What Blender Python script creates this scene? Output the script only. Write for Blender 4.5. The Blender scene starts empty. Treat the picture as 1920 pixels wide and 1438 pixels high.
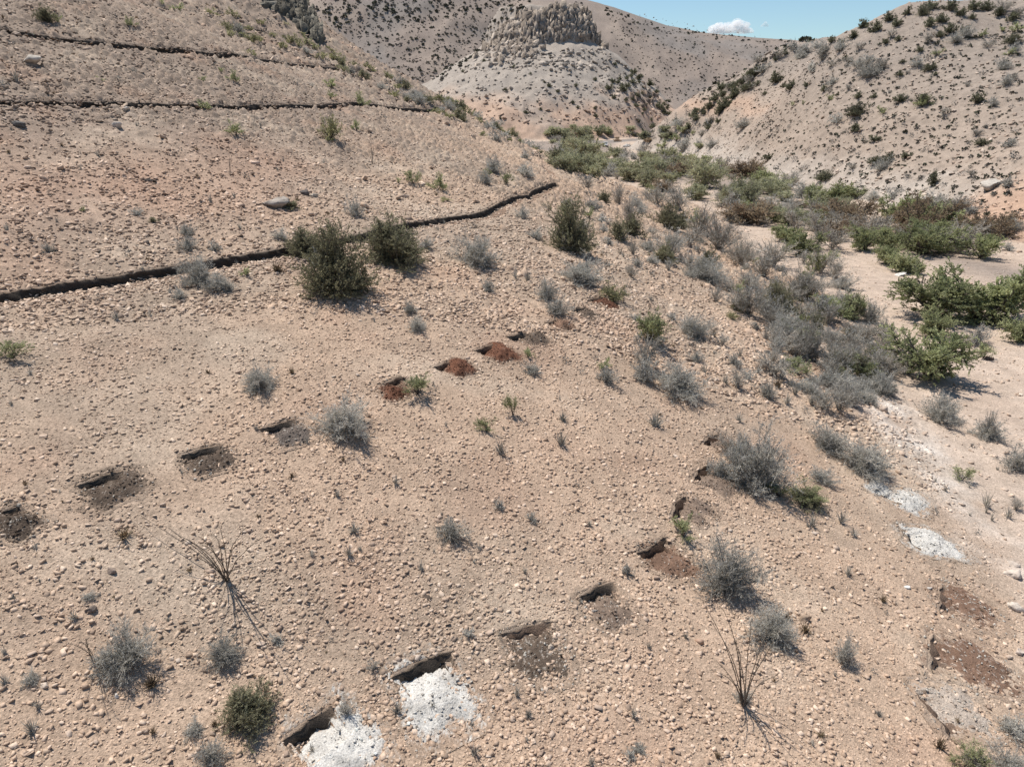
import bpy, math, random
import numpy as np

# ------------------------------------------------------------------ camera, light
SC = bpy.context.scene
COL = SC.collection
F = 1283.0; PITCH = math.radians(22.0); CP, SP = math.cos(PITCH), math.sin(PITCH)
cam_d = bpy.data.cameras.new("camera"); cam = bpy.data.objects.new("camera", cam_d); COL.objects.link(cam)
cam_d.sensor_width = 36.0; cam_d.lens = 36.0 * F / 1920.0
cam_d.clip_start = 0.1; cam_d.clip_end = 20000
cam.location = (0, 0, 0); cam.rotation_euler = (math.pi / 2 - PITCH, 0, 0)
SC.camera = cam
SUN_EL = math.radians(64); SUN_AZ = math.atan2(-0.72, 0.69)      # azimuth from +Y towards +X
w = bpy.data.worlds.new("World"); SC.world = w; w.use_nodes = True
nt = w.node_tree; bg = nt.nodes["Background"]
sky = nt.nodes.new("ShaderNodeTexSky"); sky.sky_type = 'NISHITA'; sky.sun_disc = False
sky.sun_elevation = SUN_EL; sky.sun_rotation = SUN_AZ
sky.altitude = 0; sky.air_density = 1.0; sky.dust_density = 0.15; sky.ozone_density = 1.8
tint = nt.nodes.new("ShaderNodeVectorMath"); tint.operation = 'MULTIPLY'; tint.inputs[1].default_value = (1.02, 1.15, 1.18)
nt.links.new(sky.outputs[0], tint.inputs[0]); nt.links.new(tint.outputs[0], bg.inputs[0]); bg.inputs[1].default_value = 0.085
sd = bpy.data.lights.new("sun", 'SUN'); sd.energy = 5.0; sd.angle = math.radians(0.53); sd.color = (1.0, 0.955, 0.89)
so = bpy.data.objects.new("sun", sd); COL.objects.link(so)
so.rotation_euler = (math.pi / 2 - SUN_EL, 0, -SUN_AZ + math.pi)
SC.view_settings.view_transform = 'Standard'; SC.view_settings.look = 'None'
SC.view_settings.exposure = 0.24; SC.view_settings.gamma = 1.0
SC.cycles.max_bounces = 4; SC.cycles.diffuse_bounces = 2

# ------------------------------------------------------------------ noise
def _h(ix, iy, s):
    n = (ix.astype(np.int64) * 374761393 + iy.astype(np.int64) * 668265263 + s * 974711) & 0xffffffff
    n = ((n ^ (n >> 13)) * 1274126177) & 0xffffffff
    return ((n ^ (n >> 16)) & 0xffffff) / float(0xffffff)
def vnoise(x, y, s=0):
    ix = np.floor(x).astype(np.int64); iy = np.floor(y).astype(np.int64)
    fx = x - ix; fy = y - iy; fx = fx * fx * (3 - 2 * fx); fy = fy * fy * (3 - 2 * fy)
    a = _h(ix, iy, s); b = _h(ix + 1, iy, s); c = _h(ix, iy + 1, s); d = _h(ix + 1, iy + 1, s)
    return (a + (b - a) * fx) * (1 - fy) + (c + (d - c) * fx) * fy
def fbm(x, y, s=0, o=4, g=0.5):
    r = 0; a = 1; t = 0
    for i in range(o):
        r = r + a * (vnoise(x * 2 ** i + 17.3 * i, y * 2 ** i - 9.1 * i, s + i) - 0.5); t += a; a *= g
    return r / t * 2
def stones_h(x, y, cell, dens, s):
    """height bumps of scattered angular stones: one per cell of a jittered lattice"""
    gx = x / cell; gy = y / cell; ix = np.floor(gx).astype(np.int64); iy = np.floor(gy).astype(np.int64)
    out = np.zeros_like(x); tone = np.zeros_like(x)
    for dx in (-1, 0, 1):
        for dy in (-1, 0, 1):
            jx = ix + dx; jy = iy + dy
            cx = jx + _h(jx, jy, s); cy = jy + _h(jx, jy, s + 1); pr = _h(jx, jy, s + 2)
            r = 0.22 + 0.33 * _h(jx, jy, s + 3); an = 6.28 * _h(jx, jy, s + 4); asp = 0.55 + 0.4 * _h(jx, jy, s + 5)
            ux = (gx - cx) * np.cos(an) + (gy - cy) * np.sin(an); uy = (-(gx - cx) * np.sin(an) + (gy - cy) * np.cos(an)) / asp
            d = np.maximum(np.abs(ux) + 0.35 * np.abs(uy), np.abs(uy) + 0.2 * np.abs(ux)) / r
            hh = np.where(pr < dens, np.clip((1 - d) * 2.6, 0, 1) * r * cell * 0.75, 0)
            m = hh > out; out = np.where(m, hh, out); tone = np.where(m, pr / max(dens, 1e-6), tone)
    return out, tone

# ------------------------------------------------------------------ terrain
class TPS:
    def __init__(self, pts, box, lam=0.05):
        p = np.array(pts, float); self.p = p[:, :2]; n = len(p); self.box = box
        K = self.k(self.p[:, 0][:, None] - self.p[:, 0], self.p[:, 1][:, None] - self.p[:, 1])
        A = np.zeros((n + 3, n + 3)); A[:n, :n] = K + lam * n * np.eye(n); A[:n, n] = 1; A[:n, n + 1:] = self.p; A[n:, :n] = A[:n, n:].T
        b = np.zeros(n + 3); b[:n] = p[:, 2]; self.c = np.linalg.solve(A, b)
    def k(self, dx, dy):
        r2 = dx * dx + dy * dy + 1e-9; return r2 * np.log(r2) * 0.5
    def __call__(self, x, y):
        x = np.clip(x, self.box[0], self.box[1]); y = np.clip(y, self.box[2], self.box[3])
        n = len(self.p); r = self.c[n] + self.c[n + 1] * x + self.c[n + 2] * y
        for i in range(n): r = r + self.c[i] * self.k(x - self.p[i, 0], y - self.p[i, 1])
        return r
A_PTS = [(13.2,21.8,-12.5),(9.8,11.5,-12.5),(7.3,21.6,-11),(.5,11.7,-11),(-4.2,9.4,-11),(2.3,13.4,-11),(3.95,15.1,-11),(5.5,17.2,-11),
 (-11.2,13.3,-8.5),(-6.5,17.7,-8.5),(-2.1,22.8,-8.5),(4.3,31.4,-8.6),(-17.5,22.9,-6),(-10.3,31.4,-6),(-5.7,38.8,-6),(3.6,59.6,-6.2),(4.3,98,-6),
 (-26.6,38,.2),(-18.5,55,.2),(-10.0,110,.7),(-33,49.6,4.5),(-24.6,76,4.5),(-20.4,97,5.1),(-33.5,64,8.2),(-30,90.8,8.5),(-27.0,108,10.6),(-34,108,15.5),
 (-39.5,60,9),(-12,150,-3),(3,150,-12),(-28,140,5),(-20,180,-7),(11,110,-9.5),(15,60,-11.2),(20.6,33,-13.5),(26,50.6,-13.8),(30,107,-14.6),
 (26,200,-16),(-50,50,11),(-50,90,18),(-30,18,-1.5),(-22,5,-5.5),(-10,-5,-9.5),(10,-5,-13),(4,3,-12),(-50,10,4),(-45,150,13),(18,15,-13.6),(-60,200,6),(0,220,-16)]
B_PTS = [(54,74.5,-13.5),(55,98,-13.8),(53,119,-13.9),(51,139,-14),(53,208,-14),(57,227,-10.8),(61.5,87,-9.1),(67,96.5,-6.6),(79,116.5,0),(91.6,138,9.1),
 (102.6,158,18.3),(66.4,122,-4.1),(76,145,6.7),(86.5,170,20.6),(63,145.6,0),(72.5,172.8,14),(57.3,158,-8.6),(66.8,188.7,0),(78,227,15.6),(72,241,8.8),(60.5,196,-5.6),
 (62,254.5,2.7),(58.5,268.6,-2.6),(52,292,-13),(66,310,-8),(80.6,171,17.1),(90,215,15),(100,195,19),(120,190,21),(100,270,10),(85,300,0),(68,60,-12),(90,90,-2),(120,120,12),(130,160,24),(150,200,24)]
fA = TPS(A_PTS, (-62, 30, -8, 215)); fB = TPS(B_PTS, (40, 150, 55, 320))
def smax(a, b, k): return 0.5 * (a + b + np.sqrt((a - b) ** 2 + k * k))
_cr_u = [-400, 300, 560, 800, 1000, 1100, 1150, 1250, 1320, 1420, 1530, 1700, 1920, 2400]
_cr_v = [-60, -90, -70, -45, -12, 4, 15, 48, 62, 72, 79, 84, 80, 60]
_cr_x = []; _cr_z = []
for u_, v_ in zip(_cr_u, _cr_v):
    yc = (719 - v_) / F; Y_ = CP + yc * SP; _cr_x.append((u_ - 960) / F / Y_); _cr_z.append((-SP + yc * CP) / Y_)
def comps(x, y):
    A = fA(x, y); A = A - np.clip(y - 215, 0, None) * 0.25 - np.clip(x - 30, 0, None) * 0.5
    B = fB(x, y); B = B - np.clip(y - 320, 0, None) * 0.3 - np.clip(40 - x, 0, None) * 0.8 - np.clip(55 - y, 0, None) * 0.15
    W = -13.45 - 0.0055 * np.clip(y - 30, 0, 600) + 0 * x
    dx = x - 19; dy = y - 497; n = fbm(x / 22, y / 22, 5, 4) * 0.09 + fbm(x / 70, y / 70, 8, 2) * 0.10
    q = np.sqrt((dx / 37) ** 2 + (dy / 42) ** 2) * (1 + n)
    e = np.clip(q - 1, 0, None) * 38
    sl = np.where(dx < 0, 0.60, 0.60 + 0.22 * np.clip(dx / 60, 0, 1))
    C = 37.5 - sl * e + 0.0012 * np.clip(e, 0, 90) ** 2 + fbm(x / 9, y / 9, 21, 3) * 0.9
    cl = np.clip((1.03 - q) / 0.26, 0, 1); C = C + 19 * cl ** 0.8
    th = x / np.clip(y, 30, None); zc = np.interp(th, _cr_x, _cr_z)
    yy = np.hypot(x * 0.3, y); s = np.clip((yy - 500) / 400, 0, 1.0)
    crest = zc * yy / (1 + 0)
    D = -20 + (zc * 900 + 20) * (0.25 * s + 0.75 * s * s * (3 - 2 * s) / 1.0) + np.clip(s * 1.4, 0, 1) * (1 - s * s) * ((fbm(x / 95, y / 130, 31, 5) * 30) - 9 * np.abs(fbm(x / 38, y / 70, 36, 3)))
    D = np.where(yy > 900, D - (yy - 900) * 0.12, D)
    return A, B, W, C, D
def macro(x, y):
    A, B, W, C, D = comps(x, y)
    A = A + fbm(x / 9, y / 9, 41, 3) * 0.35 + fbm(x / 2.2, y / 2.2, 44, 3) * 0.07
    fr_ = (B + fbm(x / 30, y / 30, 57, 3) * 2.5) / 3.1; st = fr_ - np.floor(fr_)
    B = B + (st - .5 - (st > .82) * (st - .82) * 5.5) * .55 * np.clip(.4 + fbm(x / 20, y / 20, 58, 2) * 2, 0, 1)
    B = B + fbm(x / 14, y / 14, 51, 4) * 1.5 + fbm(x / 3, y / 3, 53, 2) * 0.15
    W = W + fbm(x / 12, y / 12, 61, 3) * 0.25
    C = C + fbm(x / 16, y / 40, 65, 4) * 2.0 - 1.6 * np.abs(fbm(x / 10, y / 34, 67, 3))
    h = smax(A, W, 0.25); h = smax(h, B, 0.4); h = smax(h, C, 1.0); h = smax(h, D, 2.0)
    return h
def ray(u, v):
    yc = (719 - v) / F; return np.array([(u - 960) / F, CP + yc * SP, -SP + yc * CP])
_T = np.concatenate([np.arange(6, 60, 0.15), 60 * 1.004 ** np.arange(0, 740)])
def ground_pts(uv):
    """where the sight line of a measured spot meets the land -> (x, y, z, depth)"""
    uv = np.asarray(uv, float); out = np.zeros((len(uv), 4))
    for s in range(0, len(uv), 200):
        c = uv[s:s + 200]; yc = (719 - c[:, 1]) / F
        X = ((c[:, 0] - 960) / F)[:, None] * _T; Y = (CP + yc * SP)[:, None] * _T; Z = (-SP + yc * CP)[:, None] * _T
        d = Z - macro(X, Y); k = np.argmax(d < 0, axis=1); k = np.where((d < 0).any(axis=1), k, len(_T) - 1); k = np.clip(k, 1, None)
        r = np.arange(len(c)); d0 = d[r, k - 1]; d1 = d[r, k]; f = np.clip(d0 / (d0 - d1 + 1e-9), 0, 1)
        t = _T[k - 1] + (_T[k] - _T[k - 1]) * f
        out[s:s + 200, 0] = X[:, 0] / _T[0] * t; out[s:s + 200, 1] = Y[:, 0] / _T[0] * t; out[s:s + 200, 2] = Z[:, 0] / _T[0] * t; out[s:s + 200, 3] = t
    return out

# ------------------------------------------------------------------ dug cuts (contour trenches and pits)
def resample(p, step):
    p = np.asarray(p, float); d = np.r_[0, np.cumsum(np.hypot(*(p[1:] - p[:-1]).T))]
    n = max(3, int(d[-1] / step)); t = np.linspace(0, d[-1], n)
    return np.c_[np.interp(t, d, p[:, 0]), np.interp(t, d, p[:, 1])], t
TRENCH_PX = [
 dict(px=[(-30,560),(0,553),(110,533),(220,517),(330,499),(420,484),(540,466),(640,447),(770,418),(850,406),(905,397),(935,381),(985,366),(1012,352),(1042,343)], dep=.34, w=.8,
   lab="longest dark contour trench, crossing the middle of the slope behind the two olive bushes"),
 dict(px=[(-30,188),(0,189),(60,190),(150,192),(260,194),(380,196),(480,196.5),(600,197.5),(720,199),(832,202)], dep=.33, w=.8,
   lab="level dark contour trench on the left slope, above the pale flat boulder"),
 dict(px=[(-30,52),(0,56),(80,66),(180,78),(290,90),(400,100),(500,112),(580,122),(640,129),(690,139)], dep=.33, w=.8,
   lab="dark contour trench slanting down to the right across the upper left slope"),
 dict(px=[(225,-8),(250,3),(290,13),(320,18)], dep=.25, w=.7, lab="short dark trench at the top edge of the left slope"),
 dict(px=[(1016,312),(1024,322),(1034,331)], dep=.3, w=.6, lab="small detached trench piece just beyond the right end of the longest trench"),
 dict(px=[(1029,281),(1026,290),(1021,300)], dep=.3, w=.6, lab="farthest tiny trench piece, running up the ridge side beyond the longest trench"),
 dict(px=[(425,44),(450,48),(495,58)], dep=.22, w=.7, lab="faint short trench among the yellow green bushes high on the left slope"),
]
PIT_PX = [  # wall line, depth, width, tint
 ([(-5,968),(38,944)],.30,.75,0),([(143,914),(190,896),(236,884)],.30,.8,0),([(335,858),(385,842),(420,836)],.28,.7,0),([(485,807),(530,795),(556,786)],.28,.7,0),
 ([(718,722),(757,705)],.30,.7,1),([(811,690),(846,678)],.30,.7,1),([(891,659),(928,646)],.34,.7,1),([(950,633),(990,624)],.28,.7,0),([(1020,607),(1046,600)],.25,.6,1),([(1070,583),(1092,577)],.25,.6,0),([(1100,563),(1128,559)],.2,.6,1),
 ([(528,1396),(575,1360),(632,1322)],.34,.6,0),([(733,1275),(790,1245),(850,1222)],.32,.6,0),([(938,1192),(990,1178),(1040,1168)],.2,.6,2),([(1085,1124),(1115,1106),(1155,1092)],.26,.6,0),
 ([(1193,1040),(1225,1028),(1252,1008)],.32,.5,1),([(1264,972),(1272,942),(1290,932)],.3,.5,1),([(1304,902),(1312,885),(1332,872)],.28,.5,1),([(1322,834),(1330,822),(1350,815)],.26,.5,1),
 ([(1690,990),(1712,1018),(1732,1036)],.26,.5,0),([(1652,928),(1668,938),(1690,948)],.2,.5,0),([(1766,1150),(1768,1120),(1766,1098)],.14,.6,2),([(1752,1262),(1750,1225),(1750,1190)],.16,.6,2),([(1795,1395),(1760,1345),(1712,1292)],.2,.5,2),
]
CUTS = []
def make_cut(px, dep, w):
    g4 = ground_pts(px)
    for _ in range(14):
        if g4[0, 3] > 190 or g4[:, 3].max() < 190: break
        px = [(a, b + (2 if d > 190 else 0)) for (a, b), d in zip(px, g4[:, 3])]; g4 = ground_pts(px)
    g4 = g4[g4[:, 3] < 190]; g = g4[:, :2]; g, t = resample(g, 0.12)
    if len(g) > 8:
        g = g + np.c_[fbm(t / 1.3, t * 0, 71, 3), fbm(t / 1.3, t * 0 + 5, 72, 3)] * 0.09
    z = macro(g[:, 0], g[:, 1]); k = np.ones(9) / 9; zp = np.convolve(np.r_[z[:4][::-1], z, z[-4:][::-1]], k, 'valid')[:len(z)]
    d = np.gradient(g, axis=0); d /= np.linalg.norm(d, axis=1)[:, None] + 1e-9
    n = np.c_[d[:, 1], -d[:, 0]]
    if (macro(g[:, 0] + n[:, 0], g[:, 1] + n[:, 1]) - z).mean() > 0: n = -n
    sc_ = np.clip(np.hypot(g[:, 0], g[:, 1]) / 50, 1, 1.7)
    ends = np.clip(np.minimum(t, t[-1] - t) / 0.25, 0, 1) ** 0.8
    return dict(g=g, z=zp, n=n, t=t, dep=dep * ends * (1 + 0.25 * fbm(t / 1.7, t * 0, 75, 2)) * sc_, w=w * sc_.max(), ends=ends, sc=sc_)
TR = []
for T in TRENCH_PX: TR.append(make_cut(T['px'], T['dep'], T['w']))
PT = [make_cut(p[0], p[1] * .78, p[2]) for p in PIT_PX]
ALLC = TR + PT
def carve(x, y, h):
    """cut the level bench of every trench and pit into the land; returns new height and a freshly-dug mask"""
    fresh = np.zeros_like(h)
    for c in ALLC:
        g = c['g']; m = 2.2
        sel = np.where((x > g[:, 0].min() - m) & (x < g[:, 0].max() + m) & (y > g[:, 1].min() - m) & (y < g[:, 1].max() + m))[0]
        if not len(sel): continue
        xs = x[sel]; ys = y[sel]
        step = max(1, len(g) // 400); gg = g[::step]
        best = np.full(len(sel), 1e9); bi = np.zeros(len(sel), int)
        for i in range(len(gg)):
            d = (xs - gg[i, 0]) ** 2 + (ys - gg[i, 1]) ** 2; mm = d < best; best[mm] = d[mm]; bi[mm] = i * step
        rel = np.c_[xs - g[bi, 0], ys - g[bi, 1]]; n = c['n'][bi]
        dd = (rel * n).sum(1); al = np.abs(rel[:, 0] * n[:, 1] - rel[:, 1] * n[:, 0])
        floor = c['z'][bi] - c['dep'][bi]
        inside = (dd > -0.10 - .22 * (c['sc'][bi] - 1)) & (dd < c['w'] + 0.15) & (al < 0.16 * step + 0.05)
        hs = h[sel]
        cut = np.where(dd < 0.06, floor + (0.06 - dd) / 0.16 * c['dep'][bi] * 0.3, floor + np.clip(dd - 0.3, 0, None) * 0.04)
        new = np.where(inside, np.minimum(hs, cut), hs)
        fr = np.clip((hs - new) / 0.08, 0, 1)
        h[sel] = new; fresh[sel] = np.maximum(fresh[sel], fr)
    return h, fresh

def height(x, y):
    x = np.asarray(x, float); y = np.asarray(y, float); h = macro(x, y); h, f = carve(x, y, h); return h

# ------------------------------------------------------------------ land colour
def lerp(a, b, t): return a + (b - a) * np.asarray(t)[..., None]
def ss(a, b, x): t = np.clip((x - a) / (b - a), 0, 1); return t * t * (3 - 2 * t)
def land_colour(x, y, z, fresh=None):
    A, B, W, C, D = comps(x, y)
    cA = np.array([.380, .275, .197]); c = np.ones(x.shape + (3,)) * cA
    n1 = fbm(x / 6, y / 6, 81, 4); n2 = fbm(x / 1.3, y / 1.3, 85, 4); n2b = fbm(x / 3.1, y / 3.1, 86, 3); n3 = fbm(x / 25, y / 25, 88, 3)
    c = lerp(c, np.array([.325, .247, .183]), ss(-.2, .5, n1))
    c = lerp(c, np.array([.262, .20, .153]), ss(-6.5, 0, z + n1 * 2.5 - 0.4) * (x < 14) * 0.95)
    c = lerp(c, np.array([.345, .228, .16]), ss(.15, .6, n2b) * .45); c = lerp(c, np.array([.44, .35, .265]), ss(.1, .55, -n2b) * .45)
    # red stained band on the left slope
    rb = np.exp(-(((z + 3.6 - n1 * 1.2) / 1.7) ** 2)) * ss(-9, -15, x) * ss(52, 40, y)
    c = lerp(c, np.array([.37, .235, .165]), rb * 0.5)
    dW = A - W
    sand = ss(.55, .05, dW + n2 * .25)
    chalk = ss(1.9, .9, dW + n1 * .9) * ss(46, 34, y) * ss(12.5, 15.5, x - 0.05 * y + n1 * 1.5)
    c = lerp(c, np.array([.52, .46, .40]), chalk * np.clip(.5 + n2 * .9, 0, 1) * .85)
    c = lerp(c, np.array([.435, .34, .265]), sand * 0.9)
    c = lerp(c, np.array([.36, .275, .215]), sand * ss(.1, .6, fbm(x / 1.7, y / 7, 97, 4)) * .55)
    dB = B - np.maximum(W, A); mB = ss(-.3, .4, dB)
    cB = np.ones_like(c) * np.array([.31, .245, .193])
    cB = lerp(cB, np.array([.275, .225, .184]), ss(-4, 10, z + n3 * 6))
    cB = lerp(cB, np.array([.42, .365, .31]), ss(7, 1, z + 13.5 + n1 * 3 + n3 * 3) * ss(-.5, .3, n3 + .25) * 0.75)
    ob = ss(95, 82, y + n1 * 5) * ss(5.5, 3, np.abs(z + 10.5)) ; cB = lerp(cB, np.array([.40, .25, .165]), ob * 0.75)
    cB = lerp(cB, np.array([.45, .30, .21]), np.exp(-((z - 1 - n3 * 5) / 2.5) ** 2) * ss(160, 215, y) * .6)
    c = lerp(c, cB, mB)
    mC = ss(-1, 1.5, C - np.maximum(np.maximum(W, A), B))
    cC = np.ones_like(c) * np.array([.34, .29, .242]); n4 = fbm(x / 12, y / 12, 91, 4)
    cC = lerp(cC, np.array([.42, .295, .215]), ss(11, -3, z + n4 * 7))
    cC = lerp(cC, np.array([.28, .235, .195]), ss(.1, .5, n4) * .6)
    c = lerp(c, cC, mC)
    mD = ss(-2, 2, D - np.maximum(np.maximum(C, A), B))
    cD = np.ones_like(c) * np.array([.235, .188, .155]); n5 = fbm(x / 55, y / 75, 95, 5)
    cD = lerp(cD, np.array([.34, .27, .215]), ss(.0, .5, n5) * .8); cD = lerp(cD, np.array([.20, .178, .16]), ss(0, -.5, n5) * .7)
    c = lerp(c, cD, mD)
    c = c * (1 + 0.10 * n2[..., None]) * (1 + 0.06 * fbm(x / .3, y / .3, 99, 3)[..., None])
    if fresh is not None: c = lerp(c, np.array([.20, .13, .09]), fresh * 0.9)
    return c, sand, mB, mC, mD

# ------------------------------------------------------------------ mesh helpers
def set_attr(me, name, dom, arr):
    arr = np.asarray(arr, np.float32)
    if arr.ndim == 2:
        if arr.shape[1] == 3: arr = np.c_[arr, np.ones(len(arr), np.float32)]
        a = me.attributes.new(name, 'FLOAT_COLOR', dom); a.data.foreach_set("color", arr.astype(np.float32).ravel())
    else:
        a = me.attributes.new(name, 'FLOAT', dom); a.data.foreach_set("value", arr)
def mk(name, V, Fc, mats=None, smooth=False, midx=None):
    """V (n,3); Fc (m,3) or (m,4) array"""
    me = bpy.data.meshes.new(name); V = np.asarray(V, np.float32); Fc = np.asarray(Fc, np.int32)
    n = Fc.shape[1]; me.vertices.add(len(V)); me.vertices.foreach_set("co", V.ravel())
    me.loops.add(Fc.size); me.loops.foreach_set("vertex_index", Fc.ravel())
    me.polygons.add(len(Fc)); me.polygons.foreach_set("loop_start", np.arange(0, Fc.size, n, dtype=np.int32))
    if smooth: me.polygons.foreach_set("use_smooth", np.ones(len(Fc), bool))
    for m in (mats or []): me.materials.append(m)
    if midx is not None: me.polygons.foreach_set("material_index", np.asarray(midx, np.int32))
    me.update(calc_edges=True); return me
def link(name, me, parent=None, loc=None, **tags):
    o = bpy.data.objects.new(name, me); COL.objects.link(o)
    if parent is not None: o.parent = parent
    if loc is not None: o.location = loc
    for k, v in tags.items():
        if v: o[k] = v
    return o

# ------------------------------------------------------------------ materials
def new_mat(name, rough=.9):
    m = bpy.data.materials.new(name); m.use_nodes = True; b = m.node_tree.nodes["Principled BSDF"]
    b.inputs["Roughness"].default_value = rough; b.inputs["Specular IOR Level"].default_value = 0.15
    return m, m.node_tree, b
def N(nt, t, **k):
    n = nt.nodes.new(t)
    for a, v in k.items():
        if a in ('op',): n.operation = v
        elif a == 'ins':
            for i, val in v.items(): n.inputs[i].default_value = val
        else: setattr(n, a, v)
    return n
def mat_land():
    m, t, b = new_mat("stony_ground", .95); L = t.links.new
    at = N(t, "ShaderNodeAttribute", attribute_name="Col"); tc = N(t, "ShaderNodeTexCoord")
    n1 = N(t, "ShaderNodeTexNoise", ins={"Scale": 14.0, "Detail": 8.0, "Roughness": .65}); L(tc.outputs["Object"], n1.inputs["Vector"])
    n2 = N(t, "ShaderNodeTexVoronoi", ins={"Scale": 24.0}); L(tc.outputs["Object"], n2.inputs["Vector"])
    n3 = N(t, "ShaderNodeTexNoise", ins={"Scale": 1.1, "Detail": 4.0, "Roughness": .6}); L(tc.outputs["Object"], n3.inputs["Vector"])
    r1 = N(t, "ShaderNodeMapRange", ins={1: .3, 2: .7, 3: .72, 4: 1.25}); L(n1.outputs["Fac"], r1.inputs[0])
    r2 = N(t, "ShaderNodeMapRange", ins={1: .0, 2: 1.0, 3: .8, 4: 1.25}); 
    sep = N(t, "ShaderNodeSeparateColor"); L(n2.outputs["Color"], sep.inputs[0]); L(sep.outputs[0], r2.inputs[0])
    r3 = N(t, "ShaderNodeMapRange", ins={1: .35, 2: .65, 3: .88, 4: 1.12}); L(n3.outputs["Fac"], r3.inputs[0])
    ma = N(t, "ShaderNodeMath", op='MULTIPLY'); L(r1.outputs[0], ma.inputs[0]); L(r2.outputs[0], ma.inputs[1])
    mb = N(t, "ShaderNodeMath", op='MULTIPLY'); L(ma.outputs[0], mb.inputs[0]); L(r3.outputs[0], mb.inputs[1])
    v = N(t, "ShaderNodeVectorMath", op='SCALE'); L(at.outputs["Color"], v.inputs[0]); L(mb.outputs[0], v.inputs["Scale"])
    L(v.outputs[0], b.inputs["Base Color"])
    vb = N(t, "ShaderNodeTexVoronoi", ins={"Scale": 30.0}); L(tc.outputs["Object"], vb.inputs["Vector"])
    mx = N(t, "ShaderNodeMath", op='MULTIPLY', ins={1: -.6}); L(vb.outputs["Distance"], mx.inputs[0])
    ad = N(t, "ShaderNodeMath", op='ADD'); L(mx.outputs[0], ad.inputs[0]); L(n1.outputs["Fac"], ad.inputs[1])
    bp = N(t, "ShaderNodeBump", ins={"Strength": .8, "Distance": .022}); L(ad.outputs[0], bp.inputs["Height"]); L(bp.outputs[0], b.inputs["Normal"])
    return m
def mat_attr(name, scale=30, lo=.8, hi=1.2, bump=0.0, bd=.01, rough=.9):
    """surface whose own colour is stored per face/vertex as Col, mottled by noise"""
    m, t, b = new_mat(name, rough); L = t.links.new
    at = N(t, "ShaderNodeAttribute", attribute_name="Col"); tc = N(t, "ShaderNodeTexCoord")
    n1 = N(t, "ShaderNodeTexNoise", ins={"Scale": scale, "Detail": 5.0, "Roughness": .65}); L(tc.outputs["Object"], n1.inputs["Vector"])
    r1 = N(t, "ShaderNodeMapRange", ins={1: .3, 2: .7, 3: lo, 4: hi}); L(n1.outputs["Fac"], r1.inputs[0])
    v = N(t, "ShaderNodeVectorMath", op='SCALE'); L(at.outputs["Color"], v.inputs[0]); L(r1.outputs[0], v.inputs["Scale"])
    L(v.outputs[0], b.inputs["Base Color"])
    if bump:
        bp = N(t, "ShaderNodeBump", ins={"Strength": bump, "Distance": bd}); L(n1.outputs["Fac"], bp.inputs["Height"]); L(bp.outputs[0], b.inputs["Normal"])
    return m
M_land = mat_land()
M_stone = mat_attr("weathered_stone", 22, .75, 1.2, .5, .02)
M_soil = mat_attr("dug_soil", 28, .6, 1.35, 1.0, .04)
M_rock = mat_attr("cliff_rock", .5, .6, 1.3, .8, .8)

# ------------------------------------------------------------------ the ground sheet
def build_ground():
    th = np.concatenate([np.linspace(-180, -50, 40, endpoint=False), np.linspace(-50, -40, 110, endpoint=False), np.linspace(-40, 40, 1000, endpoint=False),
                         np.linspace(40, 50, 110, endpoint=False), np.linspace(50, 180, 40, endpoint=False)])
    th = np.radians(th); r = [2.5, 3.5, 4.5, 5.5]
    while r[-1] < 1600:
        q = r[-1]; r.append(q * (1 + (.0023 if q < 70 else .0034 if q < 700 else .008)))
    r = np.array([0.3] + r + [1700, 2200, 3200, 6000]); nt_, nr = len(th), len(r)
    X = (np.sin(th)[None, :] * r[:, None]).ravel(); Y = (np.cos(th)[None, :] * r[:, None]).ravel()
    Z = macro(X, Y)
    Rr = np.repeat(r, nt_)
    Z, fresh = carve(X, Y, Z)
    col, sand, mB, mC, mD = land_colour(X, Y, Z, fresh)
    flat = 1 - fresh; sp = 1 - sand * .92
    # stones too small or too far to be meshes of their own
    tone = np.zeros_like(X)
    def layer(cell, dens, s, r0, r1, amp=1.0, mask=1.0):
        nonlocal Z, tone
        sel = np.where((Rr > r0) & (Rr < r1) & (Y > 0))[0]
        hh, tt = stones_h(X[sel], Y[sel], cell, dens, s)
        mk_ = (mask[sel] if hasattr(mask, 'shape') else mask)
        fade = ss(r0, r0 * 1.25 + .1, Rr[sel]) * ss(r1, r1 * .8, Rr[sel])
        hh = hh * amp * fade * mk_ * flat[sel]; Z[sel] += hh; tone[sel] = np.where(hh > cell * .05, tt, tone[sel])
    layer(.30, .38, 110, 24, 90, .7, sp); layer(.55, .6, 120, 42, 170, 1.15, sp)
    layer(1.0, .5, 130, 70, 330, .95, sp * (1 - mC * .2)); layer(1.9, .42, 140, 180, 1000, .9, sp * (1 - .4 * mB))
    layer(4.5, .38, 150, 340, 1300, .8, sp)
    layer(1.6, .10, 160, 60, 330, .9, sp * mB)
    col = col * (1 + (tone - .4)[:, None] * .28 * (tone > 0)[:, None])
    i = np.arange(nr - 1)[:, None] * nt_ + np.arange(nt_)[None, :]; j = np.arange(nr - 1)[:, None] * nt_ + (np.arange(nt_)[None, :] + 1) % nt_
    Q = np.stack([i, j, j + nt_, i + nt_], -1).reshape(-1, 4)[:, ::-1]
    me = mk("ground", np.c_[X, Y, Z], Q, [M_land], smooth=False); set_attr(me, "Col", 'POINT', col)
    link("ground", me, kind="structure")
build_ground()

RNG = np.random.default_rng(7)
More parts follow.
